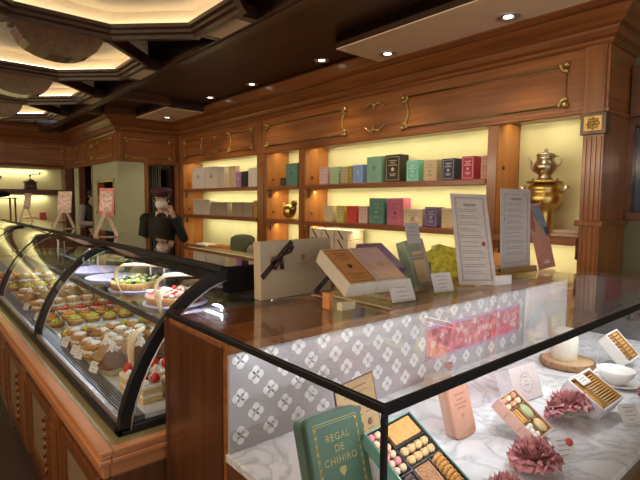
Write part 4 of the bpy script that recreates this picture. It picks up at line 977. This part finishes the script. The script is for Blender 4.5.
# salmon tin
SAL = flat('salmon_tin_paint', (.58, .30, .20), .35, .2, var=.03); SAL2 = flat('salmon_tin_light', (.64, .38, .30), .35, .2, var=.03)
t = rtin(pose(1.351, .832, .764, -7, 15, -3), 'salmon_tin', 'salmon pink lidded tin standing upright on the marble', .10, .046, .166, SAL2, SAL)
b = MB()
for wd, z in ((.045, .135), (.03, .118), (.055, .105), (.035, .092)): b.box(-wd/2, wd/2, -.001, 0, z, z+.006)
b.prism([(-.008, .075), (.008, .075), (0, .062)], -.001, 0, 'y'); b.build('embossed_print', flat('brown_emboss', (.40, .17, .10), .5), t)
# small beige box behind it and heart pick
t = thing('small_box', 'small beige box behind the salmon tin under the black rail', 'box', mat=pose(1.60, 1.10, .761, -7, 6))
b = MB(); b.box(-.055, .055, 0, .05, 0, .07, .002); b.m(1).box(-.045, .045, -.001, 0, .012, .06); b.m(0).box(-.042, .042, -.0015, -.0005, .015, .057); b.build('box_body', [flat('beige_box', (.52, .42, .33), .6), flat('beige_line', (.3, .22, .18), .6)], t)
t = thing('heart_pick', 'brown heart on a pick standing before the red banner', 'ornament', mat=pose(1.72, 1.16, .761, -10, 0))
b = MB(); b.tube([(0, 0, 0), (0, 0, .055)], .002, 6); b.lathe([(.02, 0), (.02, .004)], n=14); b.build('pick', CHROME, t)
b = MB(); b.prism([(.022*(16*sin(a)**3)/16, .07+.022*(13*cos(a)-5*cos(2*a)-2*cos(3*a)-cos(4*a))/16) for a in [k*2*pi/24 for k in range(24)]], -.005, .003, 'y'); b.build('heart', flat('rose_brown_heart', (.40, .16, .13), .4, var=.3, scale=90), t)
# open pink box + lid
PT = pose(1.50, .672, .762, 5, -36, 0)
tray(PT, 'pink_cookie_box', 'open pale pink box of macaron-like cookies', .126, .162, .041, flat('pale_pink_box', (.68, .42, .36), .5), flat('kraft_liner', (.36, .20, .09), .6), [(-.063, .112, .063, .112), (-.063, .058, .063, .058), (-.004, 0, -.004, .112)])
stand_under(PT, .126, .162, 'clear riser under the open pink cookie box')
for k in range(6): put(PT, lump(.014, (1.1, .8, .8)), 'crisp_piece', '%s crisp piece in the top of the pink box, %s from the left, %s row' % (('salmon', 'cream')[k % 2], ORD[k % 3], ('upper', 'lower')[k//3]), -.040+(k % 3)*.038, .148-(k//3)*.022, .030, (flat('salmon_crisp', (.70, .30, .18), .6), flat('cream_crisp', (.74, .56, .36), .6))[k % 2], 'sweet', group='crisp pieces in the pink box')
put(PT, lambda b: b.ball((0, 0, 0), .026, 3, (.9, 1.05, .4)), 'green_cookie', 'pale green oval cookie in the pink box', .029, .086, .032, flat('matcha_icing', (.40, .42, .20), .5))
for k in range(3): put(PT, slab(.013, .048, .012), 'biscuit_finger', 'brown biscuit finger in the pink box, %s from the left' % ORD[k], -.050+k*.017, .085, .022, Cg, group='biscuit fingers in the pink box')
put(PT, lambda b: b.ball((0, 0, 0), .026, 3, (.9, 1.0, .4)), 'tan_cookie', 'tan oval cookie in the lower right of the pink box', .029, .031, .032, flat('tan_icing', (.60, .42, .20), .5))
for k in range(5): put(PT, lump(.011, (1, 1, .9)), 'white_meringue', 'white meringue drop in the pink box, %s' % ('upper left', 'upper right', 'middle', 'lower left', 'lower right')[k], (-.045, -.022, -.034, -.045, -.022)[k], (.046, .046, .031, .016, .016)[k], .030, flat('white_meringue', (.76, .72, .62), .7), 'sweet', group='white meringue drops in the pink box')
t = thing('white_box_lid', 'pale box lid with grey crest leaning behind the open pink box', 'box lid', mat=pose(1.80, .84, .765, -6, 21, 1))
b = MB(); b.box(-.088, .088, 0, .004, 0, .132, .002); b.m(1).box(-.088, -.084, .003, .066, 0, .132); b.box(.084, .088, .003, .066, 0, .132); b.box(-.088, .088, .003, .066, .128, .132); b.box(-.088, .088, .003, .066, 0, .004); b.build('lid_shell', [flat('pale_mauve_card', (.60, .50, .47), .6), flat('lilac_white_card', (.74, .70, .76), .6)], t)
b = MB()
for r0 in range(16):
    a = r0*pi/8; b.box(-.005, .005, -.001, 0, -.0015, .0015, T=Matrix.Translation((.036*cos(a), 0, .066+.036*sin(a))) @ Matrix.Rotation(a, 4, 'Y'))
for wd, z in ((.03, .085), (.012, .070), (.034, .055)): b.box(-wd/2, wd/2, -.001, 0, z, z+.004)
b.build('grey_crest', flat('grey_emboss', (.34, .28, .27), .6), t)
# stick cookie box
CT = pose(1.861, .60, .772, -1.5, -30, -3)
BAM = flat('bamboo_liner', (.50, .30, .09), .5, var=.12)
tray(CT, 'stick_cookie_box', 'open white box with gold liner filled with thin golden cookies', .169, .145, .060, flat('white_box_card', (.76, .72, .74), .5), BAM, [(-.03, 0, -.03, .145)], th=.006)
stand_under(CT, .169, .145, 'clear riser under the white box of thin cookies')
for k in range(12): put(CT, slab(.052, .0055, .022), 'thin_cookie', 'thin golden cookie in the left column of the open box, %s from the top' % ORD[k], .003, .125-k*.0098, .030, Cp, group='thin cookies, left column', rx=8)
for k in range(12): put(CT, slab(.046, .0055, .022), 'thin_cookie', 'thin golden cookie in the right column of the open box, %s from the top' % ORD[k], .055, .125-k*.0098, .030, Cg, group='thin cookies, right column', rx=8)
put(CT, slab(.036, .115, .02), 'wafer_slab', 'golden wafer slab along the left side of the thin cookie box', -.053, .070, .028, Cg)
t = thing('label_card', 'small beige label card in the corner of the thin cookie box', 'card', mat=CT @ Matrix.Translation((-.02, .118, .062))); b = MB(); b.box(-.03, .03, -.018, .018, 0, .002); b.build('card_sheet', OFFW, t); b = MB(); b.box(-.02, .02, .004, .007, .002, .0026); b.box(-.015, .015, -.006, -.003, .002, .0026); b.build('printed_lines', GREYT, t)
# second open box farther right
DT = pose(2.53, .742, .772, 2, -46, 0)
tray(DT, 'baumkuchen_box', 'white open box with brown cake sticks behind the cup and saucer', .16, .150, .052, WHITE, BAM, [(.0, 0, .0, .15)], th=.006)
stand_under(DT, .16, .15, 'clear riser under the white box behind the cup')
for k in range(8): put(DT, slab(.060, .013, .016), 'cake_stick', 'brown cake stick in the left column behind the cup, %s from the top' % ORD[k], -.038, .133-k*.0165, .028, Cf, group='cake sticks in the far white box')
for k in range(8): put(DT, slab(.060, .013, .016), 'cake_stick', 'brown cake stick in the right column behind the cup, %s from the top' % ORD[k], .038, .133-k*.0165, .028, Cg, group='cake sticks in the far white box')
# wood slice, jar, tall card, cup
t = thing('wood_slice', 'round slice of wood with bark under the white jar', 'board', (2.345, .93, .761)); b = MB(); b.lathe([(.115, 0), (.12, .01), (.118, .026), (.112, .028)], n=40, flute=.02, nf=7); b.build('bark', flat('rough_bark', (.28, .16, .08), .9, bump=1, scale=60, var=.4), t); b = MB(); b.lathe([(.001, .0284), (.110, .0284), (.110, .0290), (.001, .0292)], n=40); b.build('cut_face', flat('cut_wood', (.60, .38, .20), .7), t)
t = thing('white_jar', 'white lidded jar standing on the wood slice', 'jar', (2.335, .94, .7915)); b = MB(); b.lathe([(.05, 0), (.056, .006), (.056, .10), (.052, .115), (.05, .118)], n=36); b.build('jar_body', flat('cream_ceramic', (.72, .68, .58), .3), t)
b = MB(); b.lathe([(.053, .119), (.054, .124), (.054, .134), (.048, .142), (.02, .146), (.001, .147)], n=36); b.build('lid', WHITE, t)
t = thing('white_packet', 'tall pale packet with small print behind the white jar', 'packet', mat=pose(2.52, 1.04, .761, -8, 8)); b = MB(); b.box(-.045, .045, 0, .025, 0, .19, .005); b.build('packet_body', flat('pale_olive_packet', (.62, .60, .48), .5), t)
b = MB()
for k, wd in enumerate((.04, .03, .05, .02, .045, .035)): b.box(-wd/2, wd/2, -.0008, 0, .15-k*.018, .153-k*.018)
b.build('printed_lines', flat('green_grey_print', (.30, .34, .24), .6), t)
t = thing('saucer', 'white saucer under the cup near the right edge', 'saucer', (2.245, .69, .762)); b = MB(); b.lathe([(.045, 0), (.05, .003), (.088, .014), (.092, .018), (.086, .017), (.05, .007), (.001, .006)], n=40); b.build('saucer_body', WHITE, t)
t = thing('teacup', 'wide white teacup on the saucer near the right edge', 'cup', (2.235, .69, .7695)); b = MB(); b.lathe([(.030, 0), (.032, .006), (.05, .018), (.066, .040), (.072, .062), (.070, .063), (.063, .042), (.046, .02), (.001, .012)], n=40); b.build('cup_body', WHITE, t)
b = MB(); b.tube([(-.062, .0, .052), (-.088, 0, .055), (-.098, 0, .04), (-.085, 0, .024), (-.055, 0, .024)], .005, 8, T=Matrix.Rotation(R(-40), 4, 'Z')); b.build('handle', WHITE, t)
def holder(x, y, z, w_, h, yaw, lab, mark=None, lean=28, grp='small cards in clear holders', wood_=False):
    t = thing('card_holder', lab, 'price card', mat=pose(x, y, z, yaw, lean), group=grp)
    b = MB(); b.box(-w_/2, w_/2, .002, .004, 0, h); b.box(-w_/2, w_/2, -.012, .0, -.0, .003); b.box(-w_/2, w_/2, -.014, -.012, 0, .012); b.build('acrylic_holder', ACR, t)
    b = MB(); b.box(-w_/2+.002, w_/2-.002, 0, .0018, .004, h-.002); b.build('card', flat('pale_card', (.66, .62, .58), .5), t)
    b = MB()
    for k, wd in enumerate((.6, .45, .55, .3)): b.box(-w_*wd/2, w_*wd/2, -.0006, 0, h*(.80-.18*k), h*(.80-.18*k)+.0025)
    b.build('printed_lines', GREYT, t)
    if mark: b = MB(); b.lathe([(.001, 0), (.012, 0), (.012, .001), (.001, .001)], n=20, T=Matrix.Translation((w_*.30, 0, h*.72)) @ Matrix.Rotation(pi/2, 4, 'X')); b.build('red_sticker', flat('red_sticker', (.55, .06, .05), .5), t)
holder(1.44, .555, .764, .075, .075, -28, 'small card holder with a round red sticker between the pink flowers', True)
holder(1.86, .51, .764, .075, .075, -30, 'small card holder at the far right of the marble before the last flower')

# ------------------------------------------------------------------ on top of the gift case (z 1.1205)
ZT = 1.1205; Z_FOOT[0] = ZT
T_ = pose(1.26, 1.612, ZT, 1.6, 2)
t = thing('ribboned_gift_box', 'large cream gift box standing upright with dark brown ribbon and bow', 'box', mat=T_)
CG = flat('cream_gift_box', (.50, .40, .27), .55, var=.03)
b = MB(); b.box(-.195, .195, 0, .018, 0, .24, .003); b.box(-.192, .192, .018, .05, .002, .238, .002); b.build('box_body', CG, t)
RB = flat('dark_brown_ribbon', (.045, .018, .014), .35)
b = MB()
def strap(b, a, c, w_=.012, y=-.0015):
    a = Vector((a[0], y, a[1])); c = Vector((c[0], y, c[1])); d = (c-a).normalized(); n = Vector((-d.z, 0, d.x))*w_
    for s in (0, 1): pass
    P = [a+n, c+n, c-n, a-n]; Q = [p+Vector((0, .0015, 0)) for p in P]
    b.face(P); b.face(Q)
    for i in range(4): b.face([P[i], P[(i+1) % 4], Q[(i+1) % 4], Q[i]])
strap(b, (-.188, .092), (-.030, .232)); b.build('ribbon', RB, t)
b = MB(); strap(b, (.095, 0.0), (.195, .075)); b.build('lower_ribbon', RB, t)
b = MB()
for s in (-1, 1):
    b.tube([(-.095, -.008, .182), (-.095+s*.022, -.02, .182+.02*s+.008), (-.095+s*.05, -.022, .19+.02*s), (-.095+s*.048, -.012, .172+.02*s), (-.095, -.006, .176)], [.006, .010, .011, .009, .006], 8, flatz=.5)
    b.tube([(-.095, -.008, .178), (-.095+s*.012-.01, -.012, .15), (-.095+s*.02-.015, -.008, .122)], [.006, .008, .009], 6)
b.ball((-.095, -.012, .18), .011, 2); b.build('bow', RB, t)
b = MB(); b.prism([(.019, .174), (.041, .174), (.040, .158), (.030, .146), (.020, .158)], -.0012, 0, 'y'); b.box(.0, .06, -.001, 0, .136, .1385); b.box(.012, .048, -.001, 0, .128, .130); b.build('crest_print', flat('brown_crest', (.30, .20, .11), .5), t)
# tipped cookie gift boxes
BRN = flat('orange_brown_cover', (.50, .24, .08), .5, var=.06)
TT = pose(1.295, 1.271, 1.178, -6, -30, .5)
t = thing('orange_cover_box', 'cream box with orange brown printed cover, tipped on a stand', 'box', mat=TT)
b = MB(); b.box(-.072, .072, 0, .228, -.014, .045, .003); b.build('box_body', flat('cream_grey_card', (.58, .52, .42), .5), t)
b = MB(); b.box(-.064, .064, .008, .220, .045, .0465); b.build('cover_sheet', BRN, t)
PB = flat('dark_brown_print', (.20, .08, .03), .5)
b = MB()
for (x0, x1, y0, y1) in ((-.058, .058, .212, .214), (-.058, .058, .014, .016), (-.058, -.0565, .014, .214), (.0565, .058, .014, .214)): b.box(x0, x1, y0, y1, .0465, .0472)
for wd, y in ((.07, .190), (.05, .176), (.08, .162), (.05, .148), (.075, .060), (.05, .048), (.08, .034)): b.box(-wd/2, wd/2, y, y+.003, .0465, .0472)
b.build('printed_text', PB, t)
b = MB(); b.prism([(-.011, .118), (.011, .118), (.010, .104), (0, .092), (-.010, .104)], .0465, .0475, 'z'); b.prism([(-.005, .113), (.005, .113), (.0, .100)], .0475, .048, 'z'); b.build('crest_print', flat('black_brown', (.05, .025, .015), .5), t)
TT2 = pose(1.452, 1.262, 1.176, -6, -30, .5)
t = thing('peach_cover_box', 'box with pale peach and violet cover beside the orange covered box', 'box', mat=TT2)
b = MB(); b.box(-.078, .078, 0, .228, -.014, .045, .003); b.build('box_body', flat('cream_grey_card', (.58, .52, .42), .5), t)
b = MB(); b.m(0).box(-.074, .074, .006, .222, .045, .0465); b.m(1).box(-.066, .066, .016, .07, .0465, .0470); b.m(2).box(-.066, .066, .12, .21, .0465, .0470); b.build('cover_sheet', [flat('peach_cover', (.60, .38, .29), .4, var=.15, scale=20), flat('peach_light', (.68, .48, .34), .4), flat('mauve_light', (.56, .40, .38), .4)], t)
b = MB()
for k in range(3): b.box(-.012+k*.012, -.009+k*.012, .09, .12, .0470, .0476)
b.build('printed_marks', flat('gold_brown_marks', (.45, .26, .10), .5), t)
TT3 = pose(1.615, 1.40, 1.195, -6, -30, .5)
t = thing('violet_box', 'violet covered box half hidden behind the green packaging', 'box', mat=TT3)
b = MB(); b.box(-.075, .075, 0, .20, 0, .042, .003); b.m(1).box(-.068, .068, .008, .192, .042, .0435); b.build('box_body', [flat('violet_card', (.14, .09, .17), .5), flat('violet_cover', (.19, .11, .24), .35)], t)
for T3, w_, d, lb in ((TT, .144, .228, 'clear riser under the orange covered box'), (TT2, .156, .228, 'clear riser under the peach covered box'), (TT3, .15, .2, 'clear riser under the violet box')): stand_under(T3, w_, d, lb, .0015 if T3 is TT3 else .016)
o = MB(); o.box(-.012, .012, -.02, .02, 0, .062, .003); o = o.build('wooden_block', OZ); o.location = (1.185, 1.335, ZT); tag(o, 'small orange wooden block beside the orange covered box', 'block')
o = MB(); o.box(-.035, .035, -.014, .014, 0, .030, .002); o = o.build('cream_block', flat('cream_block', (.66, .58, .36), .5)); o.location = (1.232, 1.285, ZT); tag(o, 'small cream block under the front of the orange covered box', 'block')
holder(1.50, 1.225, ZT+.001, .125, .10, -10, 'price card in a clear holder before the peach covered box', lean=25)
# green packaging box with compartments and a card on top
t = thing('green_display_box', 'leaning pale green open box with beige packets inside', 'box', mat=pose(1.862, 1.40, ZT+.006, 2, 17.5, -2))
GR = flat('pale_green_card', (.27, .33, .22), .5); MV = flat('mauve_inner', (.42, .30, .27), .5)
b = MB(); b.m(0).box(-.074, .074, .006, .056, 0, .228, .002); b.m(0).box(-.074, -.050, 0, .01, 0, .228, .002); b.m(1).box(.050, .074, 0, .01, 0, .228, .002); b.box(-.05, .05, 0, .01, .20, .228, .001); b.m(0).box(-.05, .05, 0, .01, 0, .012, .001); b.m(1).box(-.05, .05, .0, .007, .135, .148)
b.build('box_shell', [GR, MV], t)
b = MB(); b.box(-.044, .046, -.004, .008, .016, .130, .003); b.box(-.04, .042, -.003, .008, .152, .172, .003); b.build('beige_packets', flat('beige_packet', (.56, .40, .22), .5), t)
t = thing('shelf_card', 'small grey card standing on top of the green open box', 'price card', mat=pose(1.835, 1.452, ZT+.222, 0, 12) @ Matrix.Scale(1.2, 4)); b = MB(); b.box(-.042, .042, 0, .003, -.012, .070); b.m(1)
for k, wd in enumerate((.05, .035, .055)): b.box(-wd/2, wd/2, -.0006, 0, .05-.016*k, .053-.016*k)
b.build('card_sheet', [flat('grey_card', (.48, .42, .38), .5), GREYT], t)
holder(1.80, 1.245, ZT+.001, .115, .095, -14, 'price card in a clear holder before the green open box', lean=22)
# yellow green film packet
t = thing('lime_packet', 'crumpled yellow green translucent packet leaning beside the menu card', 'packet', mat=pose(2.13, 1.43, ZT+.002, -10, 0) @ Matrix.Diagonal((1.45, 1, .95, 1)))
b = MB(); G = []
for i in range(9):
    u = i/8; rw = []
    for j in range(9):
        v = j/8; x = -.10+.20*v + .03*(1-u); y = .09*u; z = .02 + .13*u + .015*sin(i*1.9+j*1.3) + .03*sin(pi*v)
        rw.append(b.bm.verts.new((x+.008*sin(i*2.1), y-.05*(1-u)*sin(pi*v), z - (.02 if i == 0 else 0))))
    G.append(rw)
for i in range(8):
    for j in range(8): f = b.bm.faces.new((G[i][j], G[i][j+1], G[i+1][j+1], G[i+1][j])); f.smooth = False
bk = [b.bm.verts.new((-.09+.18*j/8, .11, .0)) for j in range(9)]; ft = [b.bm.verts.new((-.07+.20*j/8, -.03, .0)) for j in range(9)]
for j in range(8): b.bm.faces.new((G[8][j], G[8][j+1], bk[j+1], bk[j])); b.bm.faces.new((G[0][j], G[0][j+1], ft[j+1], ft[j]))
b.build('wrapped_contents', flat('lime_film', (.80, .74, .10), .15, coat=.6, var=.25, scale=40), t)
b = MB(); b.tube([(-.02, .085, .155), (-.03, .09, .185)], [.008, .02], 8); b.build('twisted_film_end', flat('lime_film_light', (.60, .60, .22), .15, coat=.6), t)
# menu cards
def menu(T_, w_, h, lab, deco):
    t = thing('menu_card', lab, 'sign', mat=T_, group='tall printed menu cards on the gift case')
    b = MB(); b.box(-w_/2, w_/2, 0, .004, 0, h, .001); b.build('card_sheet', flat('menu_card_paper', (.60, .54, .50), .5), t)
    b = MB(); m_ = .045*w_/.2; f_ = .0022
    k0 = m_*.45
    for (x0, x1, z0, z1) in ((-w_/2+k0, w_/2-k0, h-k0-f_, h-k0), (-w_/2+k0, w_/2-k0, k0, k0+f_), (-w_/2+k0, -w_/2+k0+f_, k0, h-k0), (w_/2-k0-f_, w_/2-k0, k0, h-k0)): b.box(x0, x1, -.0008, 0, z0, z1)
    if deco:
        k1 = k0+.006
        for (x0, x1, z0, z1) in ((-w_/2+k1, w_/2-k1, h-k1-.001, h-k1), (-w_/2+k1, w_/2-k1, k1, k1+.001), (-w_/2+k1, -w_/2+k1+.001, k1, h-k1), (w_/2-k1-.001, w_/2-k1, k1, h-k1)): b.box(x0, x1, -.0008, 0, z0, z1)
    b.build('printed_border', flat('violet_ink', (.22, .16, .26), .5), t)
    rr = random.Random(9); b = MB(); z = h*.86
    b.box(-w_*.17, w_*.17, -.0008, 0, z, z+.012); z -= .02
    while z > h*.13:
        for q in range(2 if rr.random() > .25 else 1):
            wd = w_*rr.uniform(.45, .66); b.box(-w_*.34, -w_*.34+wd, -.0008, 0, z, z+.003); z -= .011
        z -= .012
    b.build('printed_lines', GREYT, t)
    for (u, v, r_, sc_) in ([(.27, .44, .011, (1, .12, 1.2)), (.27, .14, .018, (.8, .06, 1.6)), (.28, .56, .006, (1, .2, 1))] if deco else [(-.38, .62-.079*k, .006, (1, .2, 1)) for k in range(6)]):
        b = MB(); b.ball((w_*u, 0, h*v), r_, 2, sc_); b.build('red_print', flat('dark_red_marks', (.32, .05, .08), .5), t); return t
menu(pose(2.098, 1.262, ZT+.004, -29, 19, 1.7), .2, .47, 'tall white menu card with double border leaning beside the lime packet', True)
t = menu(pose(2.683, 1.376, ZT+.030, -5.8, 2.2), .292, .455, 'tall white menu card with red bullet marks on a wooden base', False)
t = thing('menu_holder', 'yellow brown wooden base holding the bullet marked menu card', 'stand', mat=pose(2.683, 1.35, ZT+.0005, -5.8, 0)); b = MB(); b.box(-.165, .165, -.01, .06, 0, .012, .003); b.box(-.16, .16, -.008, .018, .012, .034, .003); b.box(-.16, .16, .038, .056, .012, .034, .003); b.build('base_body', wood('honey_wood', (.34, .20, .06), (.48, .30, .10), 0), t)
t = thing('white_card_block', 'low white card box at the foot of the double bordered menu card', 'box', mat=pose(2.225, 1.215, ZT+.0005, -12, 0)); b = MB(); b.box(-.055, .055, -.02, .0, 0, .045, .002); b.build('box_body', WHITE, t)
t = thing('pink_leaflet', 'pink folded leaflet with blue leaf shape in a stand at the right end', 'sign', mat=pose(3.005, 1.335, ZT+.004, -6, 13, -4))
b = MB(); b.box(-.092, .092, 0, .004, 0, .20, .001); b.m(1).box(-.092, .06, 0, .0038, .20, .41, .001); b.build('card_sheet', [flat('salmon_leaflet', (.58, .26, .20), .5, var=.1), flat('beige_leaflet', (.50, .30, .22), .5)], t)
b = MB(); b.prism([(-.02, .40), (.03, .39), (.075, .33), (.085, .24), (.06, .215), (.03, .25), (-.015, .31), (-.035, .36)], -.003, 0, 'y'); b.build('blue_shape', flat('slate_blue_print', (.20, .26, .34), .6, var=.2), t)
b = MB(); b.prism([(.050, .255), (.085, .25), (.088, .21), (.055, .205)], -.006, -.003, 'y'); b.build('navy_patch', flat('navy_print', (.05, .08, .20), .6), t)
b = MB(); b.ball((.055, 0, .385), .02, 2, (1, .3, 1.2)); b.ball((-.06, 0, .25), .014, 2, (1, .3, 1.2)); b.prism([(-.088, .38), (-.04, .39), (-.04, .26), (-.088, .25)], -.002, 0, 'y'); b.build('rose_shapes', flat('brown_rose_print', (.38, .14, .11), .6), t)
b = MB()
for k in range(5): b.prism([(-.02+k*.012, .03), (-.012+k*.012, .05+.01*(k % 2)), (-.010+k*.012, .03)], -.001, 0, 'y')
b.build('white_marks', WHITE, t)

# ------------------------------------------------------------------ people
def remesh(o, vox):
    m = o.modifiers.new('remesh', 'REMESH'); m.mode = 'VOXEL'; m.voxel_size = vox; m.use_smooth_shade = True
    s = o.modifiers.new('smooth', 'SMOOTH'); s.iterations = 3; s.factor = .5
def person(lab, loc, rz, scale, cols, arms, cap=True, mask=True, yawh=0):
    t = thing('person', lab, 'person', loc, R(rz)); t.scale = (scale,)*3
    SK, HAIR, TOP, SLV, TR = cols
    (ls, le, lh), (rs, re, rh) = arms
    HT = Matrix.Translation((0, -.02, 1.515)) @ Matrix.Rotation(R(yawh), 4, 'Z') @ Matrix.Rotation(R(6), 4, 'X')
    b = MB()
    # trunk, neck
    b.tube([(0, .01, .86), (0, .01, .95), (0, 0, 1.08), (0, 0, 1.22), (0, .005, 1.31), (0, .01, 1.36)], [.13, .145, .115, .135, .13, .07], 20)
    b.tube([(-.15, .01, 1.305), (0, .01, 1.33), (.15, .01, 1.305)], [.05, .06, .05], 12)
    b.tube([(0, .01, 1.34), (0, 0, 1.45)], [.05, .046], 14)
    # head with jaw, nose, brow, ears
    b.ball((0, .012, .035), .085, 3, (.88, 1.02, 1.0), T=HT); b.ball((0, -.016, -.02), .066, 3, (.86, .95, 1.12), T=HT)
    b.tube([(0, -.082, .012), (0, -.096, -.012), (0, -.092, -.022)], [.006, .011, .009], 8, T=HT)
    for s in (-1, 1):
        b.ball((s*.077, .008, -.002), .017, 2, (.4, .7, 1.1), T=HT); b.ball((s*.03, -.066, .018), .014, 2, (1.2, .6, .7), T=HT)
    b.tube([(-.02, -.078, -.046), (0, -.084, -.045), (.02, -.078, -.046)], [.006, .008, .006], 8, T=HT)
    for s in (-1, 1):
        b.tube([(s*.08, .01, .90), (s*.085, 0, .50), (s*.085, .01, .09)], [.085, .055, .038], 14)
        b.tube([(s*.085, .03, .05), (s*.09, -.12, .035)], [.04, .032], 12)
    for (S_, E_, H_), s in ((arms[0], 1), (arms[1], -1)):
        S_, E_, H_ = Vector(S_), Vector(E_), Vector(H_)
        b.tube([S_, (S_+E_)/2, E_], [.048, .042, .034], 12); b.tube([E_, (E_+H_)/2, H_], [.034, .030, .024], 12)
        d = (H_-E_).normalized(); side = d.cross(Vector((0, 1, 0)))
        if side.length < .2: side = Vector((1, 0, 0))
        side.normalize(); nrm = d.cross(side).normalized()
        b.tube([H_, H_+d*.04, H_+d*.085], [.025, .034, .030], 10, flatz=.8)
        for k, L in enumerate((.052, .062, .058, .045)):
            p0 = H_+d*.08+side*(.027-.018*k); p1 = p0+d*L*.5+nrm*.006; p2 = p0+d*L*.85+nrm*.026
            b.tube([p0, p1, p2], [.0095, .0085, .0070], 8)
        p0 = H_+d*.03+side*.026*1; b.tube([p0, p0+side*.028+d*.02, p0+side*.030+d*.052+nrm*.014], [.011, .010, .008], 8)
    o = b.build('body', SK, t); remesh(o, .0075)
    # jacket
    b = MB(); b.tube([(0, .01, .74), (0, .01, .90), (0, .01, .98), (0, 0, 1.10), (0, 0, 1.22), (0, .005, 1.32), (0, .01, 1.375)], [.165, .16, .155, .138, .155, .148, .075], 24)
    b.tube([(-.165, .01, 1.30), (0, .01, 1.335), (.165, .01, 1.30)], [.06, .075, .06], 14)
    o = b.build('vest', TOP, t); remesh(o, .011)
    for (S_, E_, H_), nm in ((arms[0], 'left'), (arms[1], 'right')):
        S_, E_, H_ = Vector(S_), Vector(E_), Vector(H_); b = MB(); W2 = E_+(H_-E_)*.93
        b.tube([S_+Vector((0, 0, .02)), S_, (S_+E_)/2, E_], [.062, .068, .058, .050], 16); b.ball(S_+Vector((0, 0, .012)), .072, 3); b.tube([E_, (E_+W2)/2, W2], [.05, .044, .038], 16); b.ball(E_, .05, 2)
        o = b.build('sleeve', SLV, t); remesh(o, .010)
    b = MB()
    for s in (-1, 1):
        b.face([(s*.006, -.125, 1.30), (s*.065, -.10, 1.345), (s*.062, -.03, 1.41), (s*.012, -.075, 1.365)])
    sm = b.build('collar', flat('white_collar', (.78, .76, .72), .7), t); so = sm.modifiers.new('s', 'SOLIDIFY'); so.thickness = .006
    b = MB()
    for s in (-1, 1): b.tube([(s*.08, .01, .95), (s*.085, 0, .50), (s*.085, .01, .08)], [.10, .072, .06], 14)
    b.tube([(0, .01, .84), (0, .01, .97)], [.15, .14], 16); o = b.build('trousers', TR, t); remesh(o, .012)
    for s in (-1, 1):
        b = MB(); b.ball((s*.088, -.05, .045), .06, 2, (.75, 2.1, .7)); b.build('shoe', BLACK, t)
    # hair, eyes
    b = MB(); b.ball((0, .022, .045), .094, 3, (.92, 1.02, 1.0)); b.ball((0, .055, -.02), .078, 2, (1.0, .75, 1.1))
    bmesh.ops.delete(b.bm, geom=[v for v in b.bm.verts if v.co.y < -.045 and v.co.z < .085], context='VERTS')
    for v in b.bm.verts: v.co = HT @ v.co
    b.build('hair', HAIR, t)
    for s in (-1, 1):
        b = MB(); b.ball((s*.03, -.078, .018), .0105, 2, (1.3, .6, .7), T=HT); e_ = b.build('eye', flat('eye_white', (.75, .72, .70), .3), t)
        b = MB(); b.ball((s*.03, -.0845, .018), .0055, 2, (1, .5, 1), T=HT); b.build('pupil', BLACK, e_)
        b = MB(); b.tube([(s*.016, -.082, .036), (s*.03, -.083, .041), (s*.045, -.077, .037)], .003, 6, T=HT); b.build('eyebrow', HAIR, t)
    b = MB(); b.tube([(-.018, -.088, -.046), (0, -.092, -.045), (.018, -.088, -.046)], [.003, .005, .003], 6, T=HT); b.build('lips', flat('lip_tone', (.45, .18, .15), .5), t)
    if mask:
        b = MB(); b.ball((0, -.035, -.032), .072, 3, (.92, 1.0, .80)); bmesh.ops.delete(b.bm, geom=[v for v in b.bm.verts if v.co.y > -.025], context='VERTS')
        for v in b.bm.verts: v.co = HT @ v.co
        for s in (-1, 1): b.tube([(s*.06, -.04, -.02), (s*.078, -.01, .0), (s*.082, .015, .01)], .002, 5, T=HT)
        b.build('face_mask', flat('white_mask', (.80, .76, .70), .8), t)
    if cap:
        CP = flat('maroon_cap_cloth', (.07, .02, .028), .7)
        b = MB(); b.lathe([(.098, .055), (.102, .075), (.118, .10), (.122, .118), (.10, .140), (.05, .150), (.001, .152)], (0, .015, 0), 32, T=HT)
        b.build('cap', CP, t)
        b = MB(); b.ball((0, -.085, .062), .085, 2, (.95, .62, .10), T=HT); b.build('cap_brim', flat('black_brim', (.02, .012, .014), .3), t)
SKN = flat('skin_tone', (.62, .38, .26), .6, var=.03)
HR = flat('dark_hair', (.018, .012, .010), .5)
person('employee in a maroon cap, white mask and black uniform touching their face', (2.16, 5.25, .0), -24, 1.0,
       (SKN, HR, flat('dark_brown_vest', (.022, .017, .012), .8, var=.3), flat('black_sleeve', (.014, .014, .015), .8), BLACKM),
       (((.155, .01, 1.285), (.235, -.09, 1.10), (.125, -.17, 1.36)), ((-.165, .01, 1.30), (-.215, .02, 1.05), (-.15, -.12, .86))))
person('employee with dark hair, black vest and grey sleeves at the far staff door', (2.47, 9.10, .0), 25, 1.05,
       (SKN, HR, flat('black_vest', (.02, .02, .022), .8), flat('grey_shirt', (.36, .33, .33), .8), BLACKM),
       (((.165, .01, 1.30), (.215, -.05, 1.06), (.12, -.27, 1.08)), ((-.165, .01, 1.30), (-.23, -.02, 1.06), (-.14, -.26, 1.06))), cap=False, mask=False, yawh=20)
